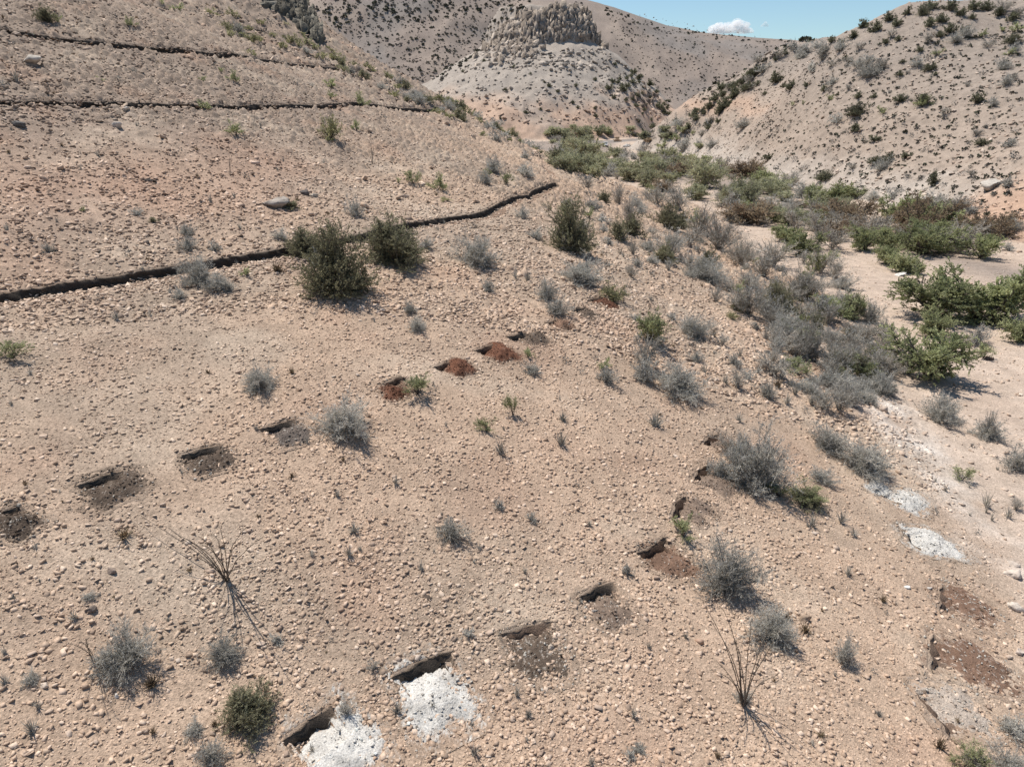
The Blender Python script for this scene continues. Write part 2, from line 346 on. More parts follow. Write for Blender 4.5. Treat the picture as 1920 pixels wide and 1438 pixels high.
# ------------------------------------------------------------------ trench and pit linings
def soil_shade_tint(k): return [np.array([.06, .048, .038]), np.array([.10, .06, .04]), np.array([.18, .12, .085])][k]  # dark dug soil, with the cut wall's shadow also darkened into the colour
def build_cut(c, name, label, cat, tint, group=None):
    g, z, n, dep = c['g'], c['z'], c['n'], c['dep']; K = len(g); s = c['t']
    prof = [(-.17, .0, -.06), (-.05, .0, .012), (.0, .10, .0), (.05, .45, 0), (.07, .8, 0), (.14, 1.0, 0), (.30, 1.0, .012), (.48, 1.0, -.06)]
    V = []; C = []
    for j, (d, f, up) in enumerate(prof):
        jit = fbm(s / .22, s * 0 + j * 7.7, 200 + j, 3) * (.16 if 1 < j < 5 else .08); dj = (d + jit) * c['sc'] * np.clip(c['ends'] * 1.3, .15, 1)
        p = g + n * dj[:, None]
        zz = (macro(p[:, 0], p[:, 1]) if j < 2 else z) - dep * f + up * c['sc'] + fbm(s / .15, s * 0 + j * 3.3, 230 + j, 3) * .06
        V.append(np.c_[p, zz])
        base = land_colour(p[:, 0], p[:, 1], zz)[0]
        k = [0, .0, .9, 1, 1, 1, .8, .2][j]; cc = lerp(base, soil_shade_tint(tint) * np.ones((K, 1)), k * np.clip(c['ends'] * 1.2 - .1, 0, 1))
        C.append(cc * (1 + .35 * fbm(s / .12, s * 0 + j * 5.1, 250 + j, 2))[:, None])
    V = np.stack(V, 1).reshape(-1, 3); C = np.stack(C, 1).reshape(-1, 3); P = len(prof)
    a = np.arange(K - 1)[:, None] * P + np.arange(P - 1)[None, :]
    Q = np.stack([a, a + P, a + P + 1, a + 1], -1).reshape(-1, 4)
    o0 = V[len(V) // 2].copy()
    me = mk(name, V - o0, Q, [M_soil]); set_attr(me, "Col", 'POINT', C)
    return link(name, me, loc=o0, label=label, category=cat, group=group)
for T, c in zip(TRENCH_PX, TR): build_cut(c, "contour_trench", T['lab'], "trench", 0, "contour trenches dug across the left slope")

# ------------------------------------------------------------------ stones
def ico(level):
    t = (1 + 5 ** .5) / 2
    V = np.array([(-1,t,0),(1,t,0),(-1,-t,0),(1,-t,0),(0,-1,t),(0,1,t),(0,-1,-t),(0,1,-t),(t,0,-1),(t,0,1),(-t,0,-1),(-t,0,1)], float)
    Fc = [(0,11,5),(0,5,1),(0,1,7),(0,7,10),(0,10,11),(1,5,9),(5,11,4),(11,10,2),(10,7,6),(7,1,8),(3,9,4),(3,4,2),(3,2,6),(3,6,8),(3,8,9),(4,9,5),(2,4,11),(6,2,10),(8,6,7),(9,8,1)]
    V = list(V / np.linalg.norm(V[0]))
    for _ in range(level):
        cache = {}; nf = []
        def mid(a, b):
            k = (min(a, b), max(a, b))
            if k not in cache: m = V[a] + V[b]; V.append(m / np.linalg.norm(m)); cache[k] = len(V) - 1
            return cache[k]
        for a, b, c in Fc: x, y, z = mid(a, b), mid(b, c), mid(c, a); nf += [(a, x, z), (b, y, x), (c, z, y), (x, y, z)]
        Fc = nf
    return np.array(V), np.array(Fc)
def stone_shape(rng, level):
    V, Fc = ico(level); 
    for _ in range(9 if level else 4):      # chop flat faces off
        d = rng.normal(size=3); d /= np.linalg.norm(d); k = rng.uniform(.38, .8); p = V @ d; V = V - np.clip(p - k, 0, None)[:, None] * d
    V = V * (1 + rng.normal(0, .05, (len(V), 1))); V = V * np.array([1, rng.uniform(.6, .9), rng.uniform(.35, .65)])
    return V, Fc
def stone_tones(n, rng):
    pal = np.array([[.50,.36,.265],[.46,.325,.235],[.56,.43,.335],[.38,.26,.185],[.52,.38,.275],[.60,.49,.40],[.30,.22,.17],[.45,.31,.22]])
    return pal[rng.choice(len(pal), n, p=[.22,.17,.17,.08,.15,.12,.03,.06])] * rng.uniform(.88, 1.12, (n, 1))
SHP = {0: [stone_shape(RNG, 0) for _ in range(14)], 1: [stone_shape(RNG, 1) for _ in range(14)]}
def box_stone(rng):
    V = np.array([(a, b, c) for a in (-1, 1) for b in (-1, 1) for c in (-1, 1)], float) * np.array([.92, rng.uniform(.4, .9), rng.uniform(.18, .45)])
    V = V * (1 + rng.uniform(-.38, .12, (8, 1))) + rng.normal(0, .07, (8, 3)); V[V[:, 2] > 0, :2] *= rng.uniform(.6, .95)
    Fc = np.array([(0,1,3),(0,3,2),(4,6,7),(4,7,5),(0,4,5),(0,5,1),(2,3,7),(2,7,6),(1,5,7),(1,7,3),(0,2,6),(0,6,4)]); return V, Fc
for _k in (0, 1):
    for _i in range(0, 14):
        if _i != 13 or _k == 0: SHP[_k][_i] = box_stone(RNG)
def merge_stones(P, S, level, rng, cols):
    V_ = []; F_ = []; C_ = []; off = 0; var = rng.integers(0, 14, len(P))
    for k in range(14):
        i = np.where(var == k)[0]
        if not len(i): continue
        V, Fc = SHP[level][k]; an = rng.uniform(0, 6.28, len(i)); ca, sa = np.cos(an), np.sin(an); tx = rng.normal(0, .30, (len(i), 2))
        x = V[:, 0][None] * ca[:, None] - V[:, 1][None] * sa[:, None]; y = V[:, 0][None] * sa[:, None] + V[:, 1][None] * ca[:, None]
        z = V[:, 2][None] + x * tx[:, :1] + y * tx[:, 1:]
        W = np.stack([x, y, z], -1) * S[i][:, None, None] + P[i][:, None, :]
        F_.append((Fc[None] + (np.arange(len(i)) * len(V))[:, None, None]).reshape(-1, 3) + off); off += W.shape[0] * W.shape[1]
        V_.append(W.reshape(-1, 3)); C_.append(np.repeat(cols[i], len(V), 0))
    return np.concatenate(V_), np.concatenate(F_), np.concatenate(C_)
# ------------------------------------------------------------------ spoil mounds beside the pits
WHITE = np.array([.60, .565, .51]); DBR = np.array([.13, .095, .07]); RED = np.array([.165, .075, .045]); GBR = np.array([.22, .16, .12]); MBR = np.array([.215, .132, .09])
MOUNDS = [  # u, v, w px, h px, colour, speck, height, label, rotation
 (20,972,120,62,DBR,.3,.16,"dark stony soil mound cut by the left edge of the photo"),
 (215,922,155,66,DBR,.3,.18,"large dark stony soil mound, leftmost whole one beside its pit"),
 (392,865,112,50,DBR,.2,.16,"dark brown soil mound between the leftmost mound and the grey one"),
 (545,815,105,48,np.array([.15,.12,.1]),.3,.15,"dark grey soil mound just left of the round grey bush"),
 (698,756,54,36,RED,.05,.22,"red brown soil mound peeping out behind the round grey bush"),
 (745,728,60,26,MBR,.1,.14,"brown soil mound half hidden by a light green bush"),
 (856,690,72,32,RED,.03,.28,"red brown soil mound in the upper pit row, next right of the light green bush"),
 (934,660,80,34,RED,.03,.30,"brightest red brown soil mound in the middle of the upper pit row"),
 (1000,634,66,24,DBR,.15,.2,"dark brown soil mound just up the row from the brightest red one"),
 (1052,609,52,20,MBR,.05,.18,"small brown soil mound in front of the tall grey bush pair"),
 (1106,591,50,18,DBR,.05,.18,"small dark soil mound right of the tall grey bush"),
 (1130,567,56,16,RED*.8,.05,.16,"small reddish soil mound below the yellow green bush"),
 (640,1400,200,175,WHITE,.2,.13,"white chalky mound cut by the bottom edge of the photo"),
 (816,1306,178,165,WHITE,.2,.13,"white chalky mound beside the straight cut pit, in the lower row"),
 (1006,1232,140,118,DBR,.9,.10,"dark brown mound flecked with white chips, right of the white mounds"),
 (1142,1148,115,90,GBR,.35,.10,"grey brown gravelly mound in the lower row with a pale rock on it"),
 (1258,1056,115,70,MBR,.15,.13,"brown soil mound left of the tallest grey bush"),
 (1308,966,95,44,GBR*1.05,.1,.13,"smooth tan brown soil mound behind the green and grey shrub"),
 (1346,902,72,38,GBR,.1,.13,"brown soil mound left of the largest grey bush, above the others"),
 (1365,838,52,26,GBR,.1,.12,"small brown soil mound at the top of the lower row, behind a bush"),
 (1637,893,52,28,WHITE*.85,.3,.12,"small whitish mound, farthest of the three on the right"),
 (1700,950,78,42,WHITE*.9,.4,.12,"white gravel mound between the small whitish one and the oval one"),
 (1754,1016,86,52,WHITE,.4,.14,"oval white mound beside a curved dark pit wall on the right"),
 (1830,1145,118,64,MBR,.8,.08,"brown mound flecked with pale chips near the right edge, upper of two"),
 (1835,1245,145,96,MBR,.7,.08,"wide brown mound spreading downhill near the right edge, lower of two"),
 (1800,1330,110,80,np.array([.45,.37,.30]),.6,.07,"faint pale mound lowest in the right hand row"),
]
def build_mound(u, v, wpx, hpx, colr, speck, hgt, label):
    c = ground_pts([(u, v), (u - wpx / 2, v), (u + wpx / 2, v), (u, v - hpx / 2), (u, v + hpx / 2)]); cx, cy = c[0, 0], c[0, 1]
    ax = c[2, :2] - c[1, :2]; ay = c[3, :2] - c[4, :2]; n = 60
    best = min(PT, key=lambda q: np.hypot(*(q['g'][len(q['g']) // 2] - [cx, cy]))); wm_ = best['g'][len(best['g']) // 2]
    if np.hypot(wm_[0] - cx, wm_[1] - cy) < 2.4:      # the spoil lies against its own pit wall and runs downhill from it
        tv = best['g'][-1] - best['g'][0]; wl = np.linalg.norm(tv); tv = tv / wl; nv = best['n'][len(best['n']) // 2]; la, lb = np.linalg.norm(ax), np.linalg.norm(ay)
        if abs(tv @ ax) / la < .6: la, lb = lb, la
        L1 = max(wl * 1.0, la * .78); L2 = min(max(lb * .98, .65), 2.0); off = np.array([cx, cy]) - wm_; cxy = wm_ + tv * np.clip(off @ tv, -.5, .5) + nv * (.06 + L2 * .36); cx, cy = cxy; ax = tv * L1; ay = -nv * L2
    a = np.linspace(-1.3, 1.3, n); U, W_ = np.meshgrid(a, a); X = cx + U * ax[0] / 2 + W_ * ay[0] / 2; Y = cy + U * ax[1] / 2 + W_ * ay[1] / 2
    x = X.ravel(); y = Y.ravel(); g = macro(x, y); g, fr = carve(x, y, g)
    r = np.sqrt(U * U + W_ * W_).ravel(); sd_ = int(u * 7 + v)
    r = (np.abs(U) ** 3.4 + np.abs(W_) ** 3.4).ravel() ** (1 / 3.4); r = r + fbm(x / .6, y / .6, sd_, 4) * .42 + fbm(x / .15, y / .15, sd_ + 3, 2) * .08
    prof = np.clip(1 - r, -.35, 1); z = g + np.where(prof > 0, prof ** .8 * hgt, .035 + np.clip(prof + .22, -1, 0) * .8) + fbm(x / .13, y / .13, sd_ + 5, 3) * .03 * (prof > 0)
    hh, tt = stones_h(x, y, .11, .35, sd_ + 9); z = z + hh * .8 * (prof > .02); z = z - .02
    col = np.ones((len(x), 3)) * colr * (1 + .25 * fbm(x / .2, y / .2, sd_ + 7, 3))[:, None]
    col = lerp(col, col * .62, ss(.1, .6, fbm(x / .55, y / .55, sd_ + 8, 2)) * .7)
    sp = (RNG.random(len(x)) < speck * .10); col[sp] = col[sp] * .5 + np.array([.6, .53, .45]) * .5
    base = land_colour(x, y, g)[0]; ed = prof + RNG.normal(0, .10, len(x)) + .25 * fbm(x / .25, y / .25, sd_ + 11, 3); col = lerp(col, base, ss(.30, -.16, ed))
    i = np.arange(n - 1)[:, None] * n + np.arange(n - 1)[None, :]; Q = np.stack([i, i + 1, i + n + 1, i + n], -1).reshape(-1, 4)
    keep = (prof[Q].max(1) > -.26); Q = Q[keep]
    if not len(Q): return
    o0 = np.array([cx, cy, c[0, 2]]); V0 = np.c_[x, y, z]
    Q = np.concatenate([Q[:, [0, 1, 2]], Q[:, [0, 2, 3]]]); rr = np.random.default_rng(sd_); ok = np.where(prof > -.22)[0]; k = rr.choice(ok, min(len(ok), 420)); S = .012 + .035 * rr.random(len(k)) ** 3
    lc = col[k] * rr.uniform(.8, 1.35, (len(k), 1)); pc = rr.random(len(k)) < speck * .5; lc[pc] = np.array([.52, .47, .40]) * rr.uniform(.8, 1.1, (pc.sum(), 1))
    SV, SF, SC_ = merge_stones(np.c_[x[k] + rr.normal(0, .02, len(k)), y[k] + rr.normal(0, .02, len(k)), z[k] + S * .2], S, 0, rr, lc)
    Q = np.concatenate([Q, SF + len(V0)]); V0 = np.concatenate([V0, SV]); col = np.concatenate([col, SC_])
    me = mk("soil_mound", V0 - o0, Q, [M_soil]); set_attr(me, "Col", 'POINT', np.clip(col, 0, .75))
    link("soil_mound", me, loc=o0, label=label, category="mound", group="soil mounds dug out of the pits")
for m_ in MOUNDS: build_mound(*m_)
PIT_LAB = ["dark pit wall behind the mound cut by the left edge", "dark pit behind the leftmost whole dark mound", "dark pit behind the second whole dark mound from the left",
 "dark pit behind the dark grey mound, left of the round grey bush", "dark pit beside the light green bush, in the upper row", "dark pit left of the first bright red mound right of the light green bush",
 "black pit left of the brightest red mound", "wide dark pit just above and right of the brightest red mound", "small dark pit in front of the tall grey bush pair",
 "small dark pit at the right foot of the tall grey bush pair", "shallow reddish pit below the yellow green bush", "long straight pit above the white mound at the bottom edge",
 "long straight pit above the fully seen white mound", "shallow brown pit above the white flecked dark mound", "short dark pit above the grey brown gravelly mound",
 "dark curved pit above the brown mound left of the tallest grey bush", "hooked dark pit above the green and grey shrub", "narrow dark pit left of the largest grey bush",
 "short dark pit at the very top of the lower row", "curved brown pit wall left of the oval white mound", "faint brown pit wall left of the middle white gravel mound",
 "shallow brown pit left of the upper flecked mound near the right edge", "shallow brown pit left of the lower flecked mound near the right edge", "narrow brown pit lowest in the right hand row"]
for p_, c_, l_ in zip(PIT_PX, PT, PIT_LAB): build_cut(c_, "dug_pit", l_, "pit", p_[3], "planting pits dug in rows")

def scatter_xy(n, r0, r1, rng, power=1.0, half=47):
    u = rng.random(n); r = (r0 ** (2 - power) + u * (r1 ** (2 - power) - r0 ** (2 - power))) ** (1 / (2 - power)) if power != 2 else r0 * (r1 / r0) ** u
    a = np.radians(rng.uniform(-half, half, n)); return r * np.sin(a), r * np.cos(a)
STONE_BIG = []
def near_stones():
    rng = np.random.default_rng(11); Vs, Fs, Cs, off = [], [], [], 0
    for (n, r0, r1, s0, s1, lev, pw) in ((62000, 7.5, 30, .024, .078, 1, 1.0), (150000, 7.5, 27, .011, .030, 0, 1.0), (150000, 26, 95, .05, .14, 0, 1.4), (1100, 7.5, 34, .065, .105, 1, .6), (1500, 32, 150, .15, .30, 1, 1.2), (40000, 80, 330, .12, .42, 0, 1.6)):
        x, y = scatter_xy(n, r0, r1, rng, pw); keep = rng.random(n) < .72 + .7 * fbm(x / 1.1, y / 1.1, 301, 3) + .3 * fbm(x / 5, y / 5, 305, 2)
        z = height(x, y); A, B, W, C, D = comps(x, y)
        sandy = (W + .35 > A) & (W + .5 > B) & (rng.random(n) < .86)
        # smoother, barer soil low on the slope
        bare = ss(-10.6, -12.4, z) * (y < 40) * (x < 25); keep &= rng.random(n) > bare * .50
        keep &= ~sandy
        keep &= (y > 3)
        x, y, z = x[keep], y[keep], z[keep]; S = s0 + (s1 - s0) * rng.random(len(x)) ** 2.4
        cols = stone_tones(len(x), rng); lc = land_colour(x, y, z)[0]
        cols = cols * .42 + lc * 1.22 * .62 * (cols.mean(1) / .38)[:, None]
        P = np.c_[x, y, z + S * .18]
        if (s0, lev) == (.065, 1): STONE_BIG.append((P, S, cols)); continue
        V, Fc, C = merge_stones(P, S, lev, rng, cols); Vs.append(V); Fs.append(Fc + off); Cs.append(C); off += len(V)
    me = mk("gravel_stones", np.concatenate(Vs), np.concatenate(Fs), [M_stone]); set_attr(me, "Col", 'POINT', np.concatenate(Cs))
    link("gravel_stones", me, kind="stuff", label="angular tan stones and gravel strewn over the slopes", category="stones")
near_stones()

# ------------------------------------------------------------------ plants
def mat_leaf(name, col, var=.35, rough=.75, hue=None):
    m, t, b = new_mat(name, rough); L = t.links.new
    at = N(t, "ShaderNodeAttribute", attribute_name="rnd"); oi = N(t, "ShaderNodeObjectInfo")
    r = N(t, "ShaderNodeMapRange", ins={1: 0, 2: 1, 3: 1 - var, 4: 1 + var}); L(at.outputs["Fac"], r.inputs[0])
    r2 = N(t, "ShaderNodeMapRange", ins={1: 0, 2: 1, 3: .8, 4: 1.2}); L(oi.outputs["Random"], r2.inputs[0])
    mu = N(t, "ShaderNodeMath", op='MULTIPLY'); L(r.outputs[0], mu.inputs[0]); L(r2.outputs[0], mu.inputs[1])
    mix = N(t, "ShaderNodeMix", data_type='RGBA'); mix.inputs[6].default_value = (*col, 1); mix.inputs[7].default_value = (*(hue or col), 1); L(at.outputs["Fac"], mix.inputs[0])
    v = N(t, "ShaderNodeVectorMath", op='SCALE'); L(mix.outputs[2], v.inputs[0]); L(mu.outputs[0], v.inputs["Scale"]); L(v.outputs[0], b.inputs["Base Color"])
    if name.endswith('leaf'):      # thin leaves let light through
        tr = N(t, "ShaderNodeBsdfTranslucent"); mx = N(t, "ShaderNodeMixShader", ins={0: .42}); L(v.outputs[0], tr.inputs[0]); L(b.outputs[0], mx.inputs[1]); L(tr.outputs[0], mx.inputs[2]); L(mx.outputs[0], t.nodes["Material Output"].inputs[0])
    return m
M_greytwig = mat_leaf("grey_twig", (.42, .385, .32), .4, hue=(.50, .455, .385))
M_greyleaf = mat_leaf("grey_leaf", (.36, .35, .31), .45, hue=(.53, .51, .46))
M_bark = mat_leaf("dark_bark", (.10, .085, .072), .3)
M_palebark = mat_leaf("pale_bark", (.37, .33, .275), .3)
M_olive = mat_leaf("olive_leaf", (.21, .20, .12), .45, hue=(.30, .285, .18))
M_sage = mat_leaf("sage_green_leaf", (.34, .345, .20), .4, hue=(.45, .44, .28))
M_dark = mat_leaf("dark_green_leaf", (.14, .142, .09), .45, hue=(.20, .195, .125))
M_green = mat_leaf("feathery_green_leaf", (.31, .34, .17), .4, hue=(.42, .43, .23))
M_yellow = mat_leaf("yellow_green_leaf", (.30, .30, .15), .35, hue=(.37, .35, .19))
M_rust = mat_leaf("rusty_leaf", (.34, .225, .145), .4, hue=(.36, .30, .20))
M_straw = mat_leaf("straw_blade", (.42, .36, .25), .3)
M_ocot = mat_leaf("ocotillo_stem", (.115, .095, .075), .3)

def norm(v): return v / (np.linalg.norm(v, axis=-1, keepdims=True) + 1e-9)
def tubes(P, R, sides=3):
    """P (n,k,3) polylines, R (n,k) radii -> verts, quads"""
    n, k, _ = P.shape; T = norm(np.gradient(P, axis=1)); up = np.where(np.abs(T[..., 2:]) > .9, np.array([1., 0, 0]), np.array([0, 0, 1.]))
    a = norm(np.cross(T, up)); b = np.cross(T, a); an = np.arange(sides) * 2 * math.pi / sides
    V = P[:, :, None] + R[:, :, None, None] * (a[:, :, None] * np.cos(an)[None, None, :, None] + b[:, :, None] * np.sin(an)[None, None, :, None])
    base = (np.arange(n) * k * sides)[:, None, None] + (np.arange(k - 1) * sides)[None, :, None] + np.arange(sides)[None, None, :]
    nx = (np.arange(n) * k * sides)[:, None, None] + (np.arange(k - 1) * sides)[None, :, None] + ((np.arange(sides) + 1) % sides)[None, None, :]
    Q = np.stack([base, nx, nx + sides, base + sides], -1).reshape(-1, 4)
    return V.reshape(-1, 3), Q, np.repeat(np.arange(n), (k - 1) * sides)
def leaves(C, D, size, asp, rng):
    n = len(C); s = size * rng.uniform(.6, 1.4, (n, 1)); A = norm(D + rng.normal(0, .35, (n, 3))); B = norm(np.cross(A, rng.normal(size=(n, 3))))
    A = A * s * asp ** .5; B = B * s / asp ** .5
    V = np.stack([C - A - B * .6, C + B - A * .1, C + A, C - B + A * .2], 1).reshape(-1, 3)
    return V, np.arange(4 * n).reshape(-1, 4)
def plant(seed, nst=26, el=(.15, 1.35), frac0=.35, nsub=22, subl=.24, nleaf=4000, ls=.02, asp=3., hr=.75, thick=.012, spread=.06, curve=.25, lump=.3, shell=.55, radial=.6, segs=5):
    """a branching plant one unit wide and hr high; returns (twig verts, quads, rnd), (leaf verts, quads, rnd)"""
    rng = np.random.default_rng(seed); az = rng.uniform(0, 6.28, nst); e = rng.uniform(el[0], el[1], nst)
    dirs = np.c_[np.cos(az) * np.cos(e), np.sin(az) * np.cos(e), np.sin(e)]
    lumpv = 1 + lump * np.array([math.sin(2 * a + seed) * .5 + math.sin(3.3 * a + seed * 2.1) * .5 for a in az])
    Ln = rng.uniform(.6, 1.0, nst) * lumpv; tip = dirs * np.array([.5, .5, hr]) * Ln[:, None]
    t = np.linspace(0, 1, segs); root = np.c_[rng.normal(0, spread, (nst, 2)) * .5, np.full(nst, -.03)]
    mid = np.c_[tip[:, :2] * .35, tip[:, 2] * .5 + curve * .2 * hr]; 
    P = (1 - t)[None, :, None] ** 2 * root[:, None] + 2 * (t * (1 - t))[None, :, None] * mid[:, None] + (t ** 2)[None, :, None] * tip[:, None]
    P[:, 1:-1] += rng.normal(0, .018, (nst, segs - 2, 3)); R = thick * (1 - .8 * t)[None] * rng.uniform(.6, 1.2, (nst, 1))
    TV, TQ, ti = tubes(P, R); 
    # side twigs
    m = nst * nsub; si = np.repeat(np.arange(nst), nsub); f = frac0 + (1 - frac0) * rng.random(m) ** .8
    g = f * (segs - 1); gi = np.minimum(g.astype(int), segs - 2); fr = (g - gi)[:, None]; S0 = P[si, gi] * (1 - fr) + P[si, gi + 1] * fr
    sdv = norm(tip[si] - root[si]); d = norm(sdv * radial + rng.normal(0, .6, (m, 3)) + np.array([0, 0, .2])); L = subl * rng.uniform(.4, 1.1, (m, 1)) * (1.15 - .4 * f[:, None])
    t3 = np.linspace(0, 1, 3); E = S0[:, None] + d[:, None] * L[:, None] * t3[None, :, None]; E[:, 1] += rng.normal(0, .012, (m, 3))
    E[..., 2] = np.maximum(E[..., 2], .005)
    SV, SQ, sj = tubes(E, thick * .32 * (1 - .7 * t3)[None] * np.ones((m, 1)))
    nz = np.array([1.0 / np.ptp(np.percentile(E[:, 2, i], [1.5, 98.5])) if i < 2 else hr / np.percentile(E[:, 2, 2], 98.5) for i in range(3)])
    TV = TV * nz; SV = SV * nz; E = E * nz
    tw = (np.concatenate([TV, SV]), np.concatenate([TQ, SQ + len(TV)]), rng.random(nst)[ti].tolist() + rng.random(m)[sj].tolist())
    if nleaf:
        q = rng.integers(0, m, nleaf); ff = rng.random((nleaf, 1)) ** .6; C = E[q, 0] + (E[q, 2] - E[q, 0]) * ff * 1.1 + rng.normal(0, ls * 1.2, (nleaf, 3)); C[:, 2] = np.maximum(C[:, 2], .01)
        LV, LQ = leaves(C, d[q], ls, asp, rng); clump = rng.random(m)[q]; rn = np.clip(clump * .6 + rng.random(nleaf) * .4, 0, 1)
        return tw, (LV, LQ, rn)
    return tw, None
def tree(seed, nst=5, hr=.8, nleaf=5000, ls=.02, asp=1.8, flat=.6, bare=False, dens=1.0):
    """leaning multi-stemmed tree one unit wide: trunk limbs, forked branches, leaf clumps with gaps"""
    rng = np.random.default_rng(seed); lim = []; rad = []; K = 6; t = np.linspace(0, 1, K)
    az = np.arange(nst) * 6.28 / nst + rng.normal(0, .4, nst); rr = rng.uniform(.12, .36, nst); hz = hr * rng.uniform(.35, .8, nst)
    tip = np.c_[np.cos(az) * rr, np.sin(az) * rr, hz]; mid = np.c_[tip[:, :2] * .25, hz * .55]
    P = 2 * (t * (1 - t))[None, :, None] * mid[:, None] + (t ** 2)[None, :, None] * tip[:, None]; P[:, 1:-1] += rng.normal(0, .016, (nst, K - 2, 3)); P[:, 0, 2] = -.03
    R = .021 * (1 - .7 * t)[None] * rng.uniform(.8, 1.2, (nst, 1)); TV, TQ, ti = tubes(P, R, 4)
    nb = 12; m = nst * nb; si = np.repeat(np.arange(nst), nb); f = rng.uniform(.22, 1, m); g = f * (K - 1); gi = np.minimum(g.astype(int), K - 2); fr = (g - gi)[:, None]
    S0 = P[si, gi] * (1 - fr) + P[si, gi + 1] * fr; out = norm(np.c_[S0[:, :2] + rng.normal(0, .12, (m, 2)), rng.uniform(-.15, .4, m)]); L = rng.uniform(.12, .32, (m, 1))
    t4 = np.linspace(0, 1, 4); B = S0[:, None] + out[:, None] * L[:, None] * t4[None, :, None]; B[:, 1:, 2] += (t4[1:] ** 2 * .05)[None]; B[:, 1:] += rng.normal(0, .012, (m, 3, 3))
    BV, BQ, bi = tubes(B, .009 * (1 - .7 * t4)[None] * np.ones((m, 1)))
    ns = 14; k = m * ns; bj = np.repeat(np.arange(m), ns); f2 = rng.uniform(.25, 1, k)[:, None]; S1 = B[bj, 0] + (B[bj, 3] - B[bj, 0]) * f2
    d2 = norm(out[bj] * .6 + rng.normal(0, .7, (k, 3)) + [0, 0, .25]); L2 = rng.uniform(.04, .13, (k, 1)); E = S1[:, None] + d2[:, None] * L2[:, None] * np.array([0, .5, 1])[None, :, None]; E[:, 1] += rng.normal(0, .006, (k, 3))
    EV, EQ, ei = tubes(E, .0028 * np.array([1, .7, .3])[None] * np.ones((k, 1)))
    nz = np.array([1.0 / np.ptp(np.percentile(E[:, 2, i], [1.5, 98.5])) if i < 2 else hr / np.percentile(E[:, 2, 2], 98.5) for i in range(3)])
    TV = TV * nz; BV = BV * nz; EV = EV * nz; E = E * nz
    tr = (TV, TQ, rng.random(nst)[ti])
    br = (np.concatenate([BV, EV]), np.concatenate([BQ, EQ + len(BV)]), np.r_[rng.random(m)[bi], rng.random(k)[ei]])
    trunk = (np.concatenate([TV, br[0]]), np.concatenate([TQ, br[1] + len(TV)]), np.r_[tr[2], br[2]])
    if bare: return trunk, None
    lv = rng.random(m) < dens; ok = np.where(lv[bj])[0]; q = ok[rng.integers(0, len(ok), nleaf)]; C = E[q, 0] + (E[q, 2] - E[q, 0]) * rng.uniform(.2, 1.25, (nleaf, 1)) + rng.normal(0, ls * .8, (nleaf, 3))
    LV, LQ = leaves(C, d2[q], ls, asp, rng); return trunk, (LV, LQ, np.clip(.65 * rng.random(m)[bj[q]] + .35 * rng.random(nleaf), 0, 1))
def tuft(seed, n=60, hr=.9, wid=.5, thick=.02):
    rng = np.random.default_rng(seed); az = rng.uniform(0, 6.28, n); e = rng.uniform(.25, 1.45, n); L = rng.uniform(.5, 1, n)
    tip = np.c_[np.cos(az) * np.cos(e) * wid, np.sin(az) * np.cos(e) * wid, np.sin(e) * hr] * L[:, None]; root = np.c_[rng.normal(0, .04, (n, 2)), np.full(n, -.03)]
    t = np.linspace(0, 1, 4); mid = root + (tip - root) * .5 + np.c_[np.zeros((n, 2)), np.full(n, .08)]
    P = (1 - t)[None, :, None] ** 2 * root[:, None] + 2 * (t * (1 - t))[None, :, None] * mid[:, None] + (t ** 2)[None, :, None] * tip[:, None]
    V, Q, i = tubes(P, thick * (1.05 - t)[None] * np.ones((n, 1))); return (V, Q, rng.random(n)[i]), None
